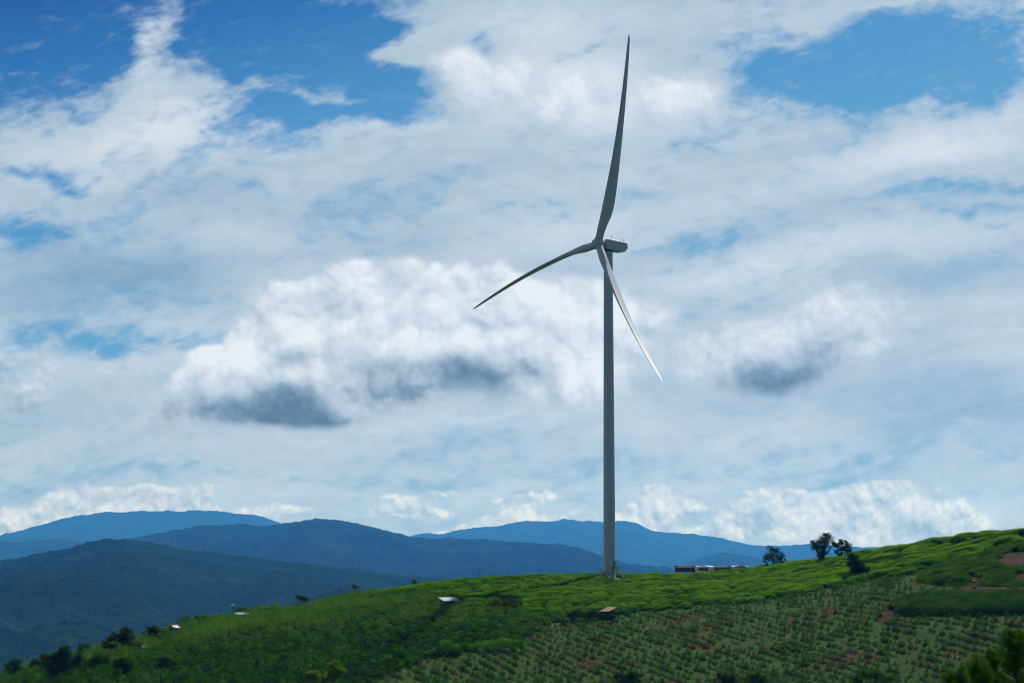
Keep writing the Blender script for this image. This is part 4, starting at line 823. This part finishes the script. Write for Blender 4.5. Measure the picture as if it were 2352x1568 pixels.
# nacelle: side profile swept across its width
nb = -av; up_ = nb.cross(hv); up_ = up_ if up_.z > 0 else -up_
pf = [(2.05, -1.25), (1.8, -1.55), (.2, -1.72), (-4.9, -1.78), (-6.0, -1.6), (-6.7, -1.2), (-6.8, -.6), (-7.1, -.5), (-7.35, .35), (-7.0, .7), (-7.1, 1.15), (-6.9, 1.78), (1.6, 1.95), (2.05, 1.7), (2.25, 1.1)]
cz = Vector((0, 0, HT))
def nl(s, z_, w_): return cz + av * (s) + up_ * z_ + hv * w_
vs = []; n_ = len(pf)
for w_, sh in ((-1.95, .90), (-1.75, 1.0), (1.75, 1.0), (1.95, .90)):
    for s, z_ in pf: vs.append(nl(s * (1 if sh == 1 else .97), z_ * sh + (0 if sh == 1 else .01), w_))
fs = [(k * n_ + i, k * n_ + (i + 1) % n_, (k + 1) * n_ + (i + 1) % n_, (k + 1) * n_ + i) for k in range(3) for i in range(n_)] + [tuple(range(n_))[::-1], tuple(range(3 * n_, 4 * n_))]
nac = MB().poly(vs, fs).build('nacelle', M_white, turb, bevel=.07)
for s, w_, h_ in ((-.6, .9, 1.5), (-5.3, .6, 1.45), (-5.3, -.6, 1.2)): MB().tube([nl(s, 1.8, w_), nl(s, 2.05 + h_, w_)], .045, 6).build('mast', M_seal, nac)
an = MB(); an.tube([nl(-6.0, 1.75, .8), nl(-6.0, 2.9, .8)], .05, 6)
for z_ in (2.5, 2.85): an.box(nl(-6.0, z_, .8), (.42, .12, .14), -AL)
an.build('wind_sensor', M_seal, nac)
MB().tube([nl(-1.1, -.95, 1.90), nl(-1.1, -.95, 2.06)], .34, 16).build('vent', M_white, nac)
yw = MB().poly(*revolve([(1.60, top - .35), (1.72, top - .3), (1.72, top + .25)], 48)).build('yaw_ring', M_seal, nac, True)
# hub
hp = []
for r, s in [(0, 2.35), (.55, 2.28), (1.05, 2.05), (1.5, 1.6), (1.8, .95), (1.92, .2), (1.92, -.6), (1.82, -1.35), (1.6, -1.9), (1.35, -2.2)]: hp.append((r, s))
vs, fs = revolve(hp, 48); Mh = Matrix((tuple(hv) + (0,), tuple(vv_) + (0,), tuple(av) + (0,), (0, 0, 0, 1))).transposed()
hubo = MB().poly([hub + (Mh.to_3x3() @ Vector(p)) for p in vs], fs).build('hub', M_white, turb, True)
MB().tube([hub - av * 1.9, hub - av * 2.5], [1.45, 1.5], 40).build('main_bearing', M_seal, hubo)
RB = 73.17
def blade(q):
    er = vv_ * math.cos(q) + hv * math.sin(q); et = -vv_ * math.sin(q) + hv * math.cos(q)
    n = 28; vs = []; st_ = np.concatenate([np.linspace(1.5, 20, 26), np.linspace(22, 70, 26), [71.2, 72.2, 72.9, 73.17]]); fs = []
    for r in st_:
        s = (r - 1.5) / (RB - 1.5)
        chord = float(np.interp(r, [1.5, 4, 7, 10, 13.5, 18, 24, 32, 42, 52, 62, 69, 71.5, 72.7, 73.17], [2.75, 2.75, 3.2, 3.95, 4.35, 4.2, 3.75, 3.15, 2.5, 1.98, 1.5, 1.1, .82, .45, .06]))
        thick = float(np.interp(r, [1.5, 4, 9, 14, 22, 35, 55, 73.17], [1.0, 1.0, .66, .42, .30, .24, .19, .16])); circ = float(np.clip(1 - (r - 3.2) / 8.5, 0, 1)); circ = circ * circ * (3 - 2 * circ)
        tw_ = R(float(np.interp(r, [0, 14, 30, 50, 73], [16, 12, 6, 1, -2])))
        T = (-av) * math.cos(tw_) + et * math.sin(tw_); N_ = et * math.cos(tw_) + av * math.sin(tw_)
        c0 = hub + er * r + av * (6.14 * s) + et * (2.4 * 4 * s * (1 - s) * (1.15 - .3 * s))
        for k in range(n):
            a = 2 * math.pi * k / n; xx = .5 * (1 - math.cos(a)); sg = 1 if a < math.pi else -1
            y_ = 5 * (.2969 * math.sqrt(max(xx, 0)) - .126 * xx - .3516 * xx * xx + .2843 * xx ** 3 - .1036 * xx ** 4) * thick * sg + .03 * math.sin(math.pi * xx) * (1 - circ)
            X = (xx - .32) * chord; Yp = y_ * chord
            Xc = -.5 * chord * math.cos(a); Yc = .5 * chord * math.sin(a)
            vs.append(c0 + T * (X * (1 - circ) + Xc * circ) + N_ * (Yp * (1 - circ) + Yc * circ))
    m = len(st_)
    for i in range(m - 1):
        for k in range(n): fs.append((i * n + k, i * n + (k + 1) % n, (i + 1) * n + (k + 1) % n, (i + 1) * n + k))
    fs += [tuple(range(n)), tuple(range((m - 1) * n, m * n))[::-1]]
    b_ = MB().poly(vs, fs).build('blade', M_white, turb, True)
    MB().tube([hub + er * 1.0, hub + er * 1.75], 1.52, 40).build('root_collar', M_white, b_, True)
    MB().tube([hub + er * 1.76, hub + er * 1.86], 1.43, 40).build('root_seal', M_seal, b_)
    vg = MB()
    for r in np.arange(5, 15, .55):
        s = (r - 1.5) / (RB - 1.5); hw = float(np.interp(r, [5, 8, 12, 15], [1.36, 1.15, .92, .78])); c0 = hub + er * r + av * (6.14 * s) + et * (2.4 * 4 * s * (1 - s) * (1.15 - .3 * s)); vg.box(c0 + et * hw, (.10, .10, .20))
    vg.build('flow_fins', M_white, b_)
for k_, nm in ((0, 'upright'), (-120, 'left'), (120, 'lower')): blade(PH + R(k_))

# ------------------------------------------------------------------ coaches and minibus in the parking ground
M_glass = principled('tinted_glass', (.006, .012, .022), .18, spec=.25)
M_clear = principled('pale_tinted_glass', (.10, .13, .12), .2, spec=.3)
M_bwhite = principled('bus_white_paint', (.70, .74, .80), .35, wear(.8, .15))
M_bred = principled('bus_red_paint', (.60, .015, .03), .35, wear(.8, .2))
M_bcream = principled('bus_cream_paint', (.52, .50, .42), .4, wear(.8, .2))
M_bgrey = principled('bus_grey_paint', (.22, .20, .22), .4, wear(.8, .2))
M_tyre = principled('tyre_rubber', (.02, .02, .02), .8)
M_lamp = principled('lamp_glass', (.55, .5, .45), .2)
M_green = principled('green_stripe', (.04, .16, .09), .5)
M_metal = principled('wheel_metal', (.4, .4, .42), .4, metallic=.6)
def bus(name, label, cat, u, Y, hd, L, H_, body, roofc, cap=None, skirt=None, glass=M_glass, panes=5, unit_c=None, stripe=False):
    x = (u - 1176) / F * Y; g = float(height(x, Y)); t = thing(name, label, cat, (x, Y, g), hd, 'buses parked on the ridge'); W = 2.48
    def rbox(x0, x1, z0, z1, w_, slope=.0): return [(x0, -w_, z0), (x1, -w_, z0), (x1, w_, z0), (x0, w_, z0), (x0 + slope * .5, -w_ * .96, z1), (x1 - slope, -w_ * .96, z1), (x1 - slope, w_ * .96, z1), (x0 + slope * .5, w_ * .96, z1)]
    qd = [(0, 3, 2, 1), (4, 5, 6, 7), (0, 1, 5, 4), (1, 2, 6, 5), (2, 3, 7, 6), (3, 0, 4, 7)]
    bd = MB().poly(rbox(-L / 2, L / 2, .35, 1.75, W / 2), qd).poly(rbox(-L / 2, L / 2, 1.752, H_ - .25, W / 2, .30), qd).build('body', body, t, bevel=.08)
    if skirt: MB().poly(rbox(-L / 2 - .015, L / 2 + .015, .32, 1.35, W / 2 + .012), qd).build('skirt', skirt, bd, bevel=.05)
    MB().poly(rbox(-L / 2 + .15, L / 2 - .30, H_ - .248, H_, W / 2 * .95, .3), qd).build('roof', roofc, t, bevel=.07)
    if cap:
        MB().poly(rbox(-L / 2 + .02, -L / 2 + 2.4, H_ - .46, H_ + .05, W / 2 * 1.0, .4), qd).build('roof_cap', cap, t, bevel=.05); MB().poly(rbox(L / 2 - 2.7, L / 2 - .22, H_ - .46, H_ + .05, W / 2 * 1.0, .4), qd).build('roof_cap', cap, t, bevel=.05)
    if unit_c: MB().poly(rbox(-1.6, 1.0, H_ + .002, H_ + .26, .85, .3), qd).build('roof_unit', unit_c, t, bevel=.06)
    wz0, wz1 = 1.45, H_ - .62; pl = (L - 1.5) / panes
    for sd in (-1, 1):
        for i in range(panes): MB().box((-L / 2 + .45 + pl * (i + .5), sd * (W / 2 * .985 + .012), (wz0 + wz1) / 2), (pl - .05, .04, wz1 - wz0)).build('side_window', glass, t)
        if stripe: MB().poly([(-L * .15, sd * (W / 2 + .014), .75), (L * .1, sd * (W / 2 + .014), 1.1), (L * .45, sd * (W / 2 + .014), 1.0), (L * .45, sd * (W / 2 + .014), .93), (L * .1, sd * (W / 2 + .014), .85)], [(0, 1, 2, 3, 4), (4, 3, 2, 1, 0)]).build('stripe', M_green, bd)
        MB().tube([(L / 2 - .1, sd * W / 2, 2.5), (L / 2 + .25, sd * (W / 2 + .18), 2.45), (L / 2 + .25, sd * (W / 2 + .18), 2.05)], [.03, .03, .09], 6).build('mirror', M_seal, t)
        MB().box((L / 2 + .02, sd * .92, .85), (.06, .34, .2)).build('headlight', M_lamp, t); MB().box((-L / 2 - .02, sd * 1.02, 1.1), (.06, .2, .5)).build('tail_light', M_bred, t)
        for wx_ in (-L / 2 + 2.4, L / 2 - 2.3):
            wh = MB().tube([(wx_, sd * (W / 2 - .28), .5), (wx_, sd * (W / 2 + .03), .5)], .5, 20).build('wheel', M_tyre, t); MB().tube([(wx_, sd * (W / 2 + .0), .5), (wx_, sd * (W / 2 + .05), .5)], .27, 14).build('rim', M_metal, wh)
    MB().poly([(L / 2 + .012, -1.1, 1.2), (L / 2 + .012, 1.1, 1.2), (L / 2 - .26, 1.04, H_ - .45), (L / 2 - .26, -1.04, H_ - .45), (L / 2 - .02, -1.1, 1.2), (L / 2 - .02, 1.1, 1.2), (L / 2 - .30, 1.04, H_ - .45), (L / 2 - .30, -1.04, H_ - .45)], [(0, 1, 2, 3), (7, 6, 5, 4), (0, 4, 5, 1), (1, 5, 6, 2), (2, 6, 7, 3), (3, 7, 4, 0)]).build('windscreen', M_glass, t)
    MB().box((-L / 2 - .01, 0, 2.2), (.05, 1.9, .9)).build('rear_window', glass, t)
    MB().box((L / 2 - 1.0, -W / 2 - .012, 1.55), (.8, .04, 2.1)).build('door', M_glass, t)
    return t
hd = math.atan2(-.71, .70)
bus('coach', 'white coach with red roof ends, outermost in the parked row and nearest the turbine', 'coach', 1577, 838, hd, 10.8, 3.70, M_bwhite, M_bwhite, M_bred, None, M_glass, 5, None, True)
bus('minibus', 'small white minibus wedged in front of the parked coaches', 'minibus', 1619, 822, math.atan2(-.80, .60), 6.4, 3.0, M_bwhite, M_bwhite, None, None, M_glass, 3, M_bwhite)
bus('coach', 'cream coach with red skirt and see-through windows behind the minibus', 'coach', 1655, 846, hd + .05, 11.8, 3.6, M_bcream, M_bwhite, M_bgrey, M_bred, M_clear, 6)
bus('coach', 'grey coach with raised white roof, farthest from the turbine', 'coach', 1686, 862, hd + .12, 11.5, 3.85, M_bgrey, M_bgrey, None, None, M_clear, 6, M_bwhite)
bus('coach', 'coach showing only its red roof above the minibus', 'coach', 1604, 864, hd, 11, 3.95, M_bwhite, M_bwhite, M_bred, None, M_glass, 5)
bus('coach', 'coach showing a white and red roof above the red-skirted coach', 'coach', 1630, 872, hd, 11, 4.0, M_bwhite, M_bwhite, M_bred, None, M_glass, 5, M_bwhite)

# ------------------------------------------------------------------ sheds and huts
def sheet(name, c, rust=0.0, rough=.4, metal=.0):
    def f(k, bs):
        p = k.new('ShaderNodeTexCoord').outputs['Object']; n = k.noise(p, 1.4, 5, .65)
        k.l.new(k.mix(k.mr(n, .62 - .28 * rust, .72 - .15 * rust), c, (.16, .055, .03) if rust else tuple(x * .6 for x in c)), bs.inputs['Base Color'])
    return principled(name, c, rough, f, metallic=metal, spec=.5)
M_tin = sheet('pale_tin_sheet', (.30, .35, .42), rough=.6); M_rust = sheet('rusty_tin_sheet', (.26, .20, .17), 1.0, .8); M_teal = sheet('teal_tin_sheet', (.08, .24, .24), rough=.7); M_brown = sheet('brown_tin_sheet', (.20, .10, .06), .4, .7)
M_wood = principled('weathered_boards', (.07, .05, .04), .9, wear(5, .6)); M_plaster = principled('pale_plaster', (.38, .36, .33), .9, wear(1.5, .5))
def hut(name, label, u, vb, vr, wd, dp, rot, roof, wall, pitch=.22, gable=False, cat='shed'):
    b = hit(u, vb); eave = max(1.8, px(u, vr, b[1])[2] - b[2]); t = thing(name, label, cat, b, rot)
    ws = MB()
    for sx_, sy_, ax in ((0, -1, 0), (0, 1, 0), (-1, 0, 1), (1, 0, 1)):
        ws.box((sx_ * (wd / 2 - .05), sy_ * (dp / 2 - .05), eave / 2 - .3), (wd - .24, .08, eave + .6) if ax == 0 else (.08, dp, eave + .6))
    ws.build('wall', wall, t)
    MB().box((wd * .12, -dp / 2 - .02, .95), (.9, .06, 1.9)).build('door', M_wood, t)
    rf = MB(); rise = pitch * dp
    n = int((wd + .6) / .2)
    def slab(y0, z0, y1, z1):
        vs = []; 
        for i in range(n + 1):
            x_ = -(wd + .6) / 2 + (wd + .6) * i / n; cz_ = .035 * (i % 2); vs += [(x_, y0, z0 + cz_), (x_, y1, z1 + cz_), (x_, y1, z1 + cz_ - .05), (x_, y0, z0 + cz_ - .05)]
        fs = []
        for i in range(n):
            a = 4 * i; b_ = 4 * (i + 1); fs += [(a, b_, b_ + 1, a + 1), (a + 2, b_ + 2, b_ + 3, a + 3), (a + 1, b_ + 1, b_ + 2, a + 2), (a + 3, b_ + 3, b_, a)]
        rf.poly(vs, fs)
    if gable:
        slab(-dp / 2 - .35, eave, 0, eave + rise); slab(dp / 2 + .35, eave, .02, eave + rise)
    else: slab(-dp / 2 - .35, eave, dp / 2 + .35, eave + rise)
    rf.build('roof', roof, t); return t, b
hut('tin_shed', 'flat-pitched pale tin roofed shed at the edge of the tea', 1031, 1394, 1379, 4.4, 4.2, R(22), M_tin, M_wood, .24)
hut('rusty_shed', 'small shed with rust-streaked sloping roof among bare saplings', 1396, 1418, 1407, 2.7, 3.3, R(-38), M_rust, M_wood, .34)
hut('teal_roofed_hut', 'low hut with teal sheet roof sunk in the pale scrub', 556, 1428, 1410, 3.8, 2.6, R(8), M_teal, M_plaster, .22)
hut('peaked_hut', 'dark hut with pale-edged peaked roof on the thicket skyline', 400, 1460, 1441, 2.5, 2.0, R(62), M_tin, M_wood, .42, True)
hut('brown_hut', 'tiny brown-roofed hut under the yellow-green tree', 331, 1500, 1485, 1.2, 1.2, R(10), M_brown, M_plaster, .35, True)
b = hit(534, 1420); zt = px(534, 1389, b[1])[2] - b[2]  # tank and stand are made up, in place of a small white roof glint
t = thing('white_glint_tank', 'made-up white tank standing in for a bright glint above the teal roofed hut', 'made-up tank', b)
MB().tube([(0, 0, zt - .5), (0, 0, zt - .42), (0, 0, zt + .15), (0, 0, zt + .30)], [.42, .5, .5, .2], 20).build('tank', principled('glint_tank_metal', (.8, .82, .84), .15, metallic=.8), t, True)
sd_ = MB()
for a in range(4): sd_.tube([(.4 * math.cos(a * 1.571 + .78), .4 * math.sin(a * 1.571 + .78), -.3), (.35 * math.cos(a * 1.571 + .78), .35 * math.sin(a * 1.571 + .78), zt - .5)], .05, 6)
sd_.build('stand', M_wood, t)

# ------------------------------------------------------------------ posts, cabinet, stones
def post(name, label, u, vt, vb, r, cross=False, cat='post', group=None, back=0):
    b = hit(u, vb) if not back else at(u, back); h_ = px(u, vt, b[1])[2] - b[2]; t = thing(name, label, cat, b, 0, group)
    MB().tube([(0, 0, -.3), (0, 0, h_)], [r, r * .8], 8).build('shaft', M_wood, t, True)
    if cross: MB().box((0, 0, h_ - .3), (.55, .12, .14)).build('crossarm', M_wood, t)
    else: MB().tube([(0, 0, h_), (0, 0, h_ + .07)], [r * .9, r * .3], 8).build('tip', M_wood, t)
    return Vector((b[0], b[1], b[2] + h_ - .25))
GP = 'thin posts along the skyline'
post('thin_post', 'thin post standing alone on the thicket skyline', 740, 1352, 1364, .05, group=GP)
post('thin_post', 'thin post among the pale saplings where the tea skyline begins', 901.5, 1329, 1350, .06, group=GP)
post('thin_post', 'taller bare post, first of the close pair on the tea skyline', 1101, 1296, 1329, .06, group=GP)
post('thin_post', 'second of the close pair of posts, standing slightly lower in the tea', 1132, 1303, 1337, .06, group=GP)
pa = post('utility_post', 'short stout post with crossarm on the tea skyline', 1165, 1310, 1327, .11, True)
post('thin_post', 'faint thin post standing down within the tea field', 1216, 1324, 1357, .04, group=GP)
post('thin_post', 'short post just beyond the turbine stair', 1451.7, 1309, 1325, .06, group=GP)
post('thin_post', 'thin dark post rising behind the coach roofs', 1683, 1292, 1310, .06, group=GP, back=880)
pb = post('thin_post', 'stubby post between the coaches and the round open-crowned tree', 1741.5, 1299, 1314, .09, group=GP, back=800)
for i, (u_, v_) in enumerate([(1203, 1316), (1236, 1318), (1259, 1318)]): post('fence_post', ('stumpy fence post before the heap of red earth', 'stumpy fence post just past the heap of red earth', 'stumpy fence post nearest the red cabinet')[i], u_, v_, v_ + 10, .07, group='stumpy fence posts on the crest')
b = hit(1324, 1327, 700); t = thing('cabinet', 'small rust-red electrical cabinet on the crest beside the turbine', 'cabinet', b, .1)
MB().box((0, 0, .75), (1.15, .7, 1.3)).build('case', principled('rust_red_paint', (.30, .075, .045), .6, wear(3, .4)), t, bevel=.03)
MB().box((-.28, -.362, .78), (.5, .03, 1.05)).build('door', principled('rust_red_door', (.36, .11, .07), .6), t); MB().box((.28, -.362, .78), (.5, .03, 1.05)).build('door', M_brown, t); MB().box((0, 0, 1.44), (1.3, .85, .07)).build('lid', M_seal, t)
def stone(name, label, u, v, s, c, seed):
    r_ = np.random.default_rng(seed); b = hit(u, v); bm = __import__('bmesh').new(); __import__('bmesh').ops.create_icosphere(bm, subdivisions=3, radius=1)
    for q in bm.verts:
        p = np.array(q.co); q.co *= 1 + .28 * float(fbm(p[0] * 1.3 + seed, p[1] * 1.3 + p[2], 3, .6, seed)); q.co.x *= s[0]; q.co.y *= s[1]; q.co.z *= s[2]
    me = bpy.data.meshes.new(name); bm.to_mesh(me); bm.free(); me.materials.append(principled(name + '_surface', c, .9, wear(2.5, .5)))
    o = bpy.data.objects.new(name, me); col.objects.link(o); o.location = (b[0], b[1], b[2] + s[2] * .4 + .15); tag(o, label, 'stone')
stone('pale_stone', 'pale broken stone lying in the gap of red earth between the banks', 2237, 1337, (.55, .4, .25), (.50, .42, .36), 4)
stone('dark_stone', 'dark grey stone at the top edge of the tall grass', 2238, 1350, (.6, .45, .3), (.10, .11, .11), 8)
stone('brown_stone', 'brown boulder half hidden beside the round hedge shrubs', 1006, 1503, (.9, .7, .7), (.07, .045, .035), 12)
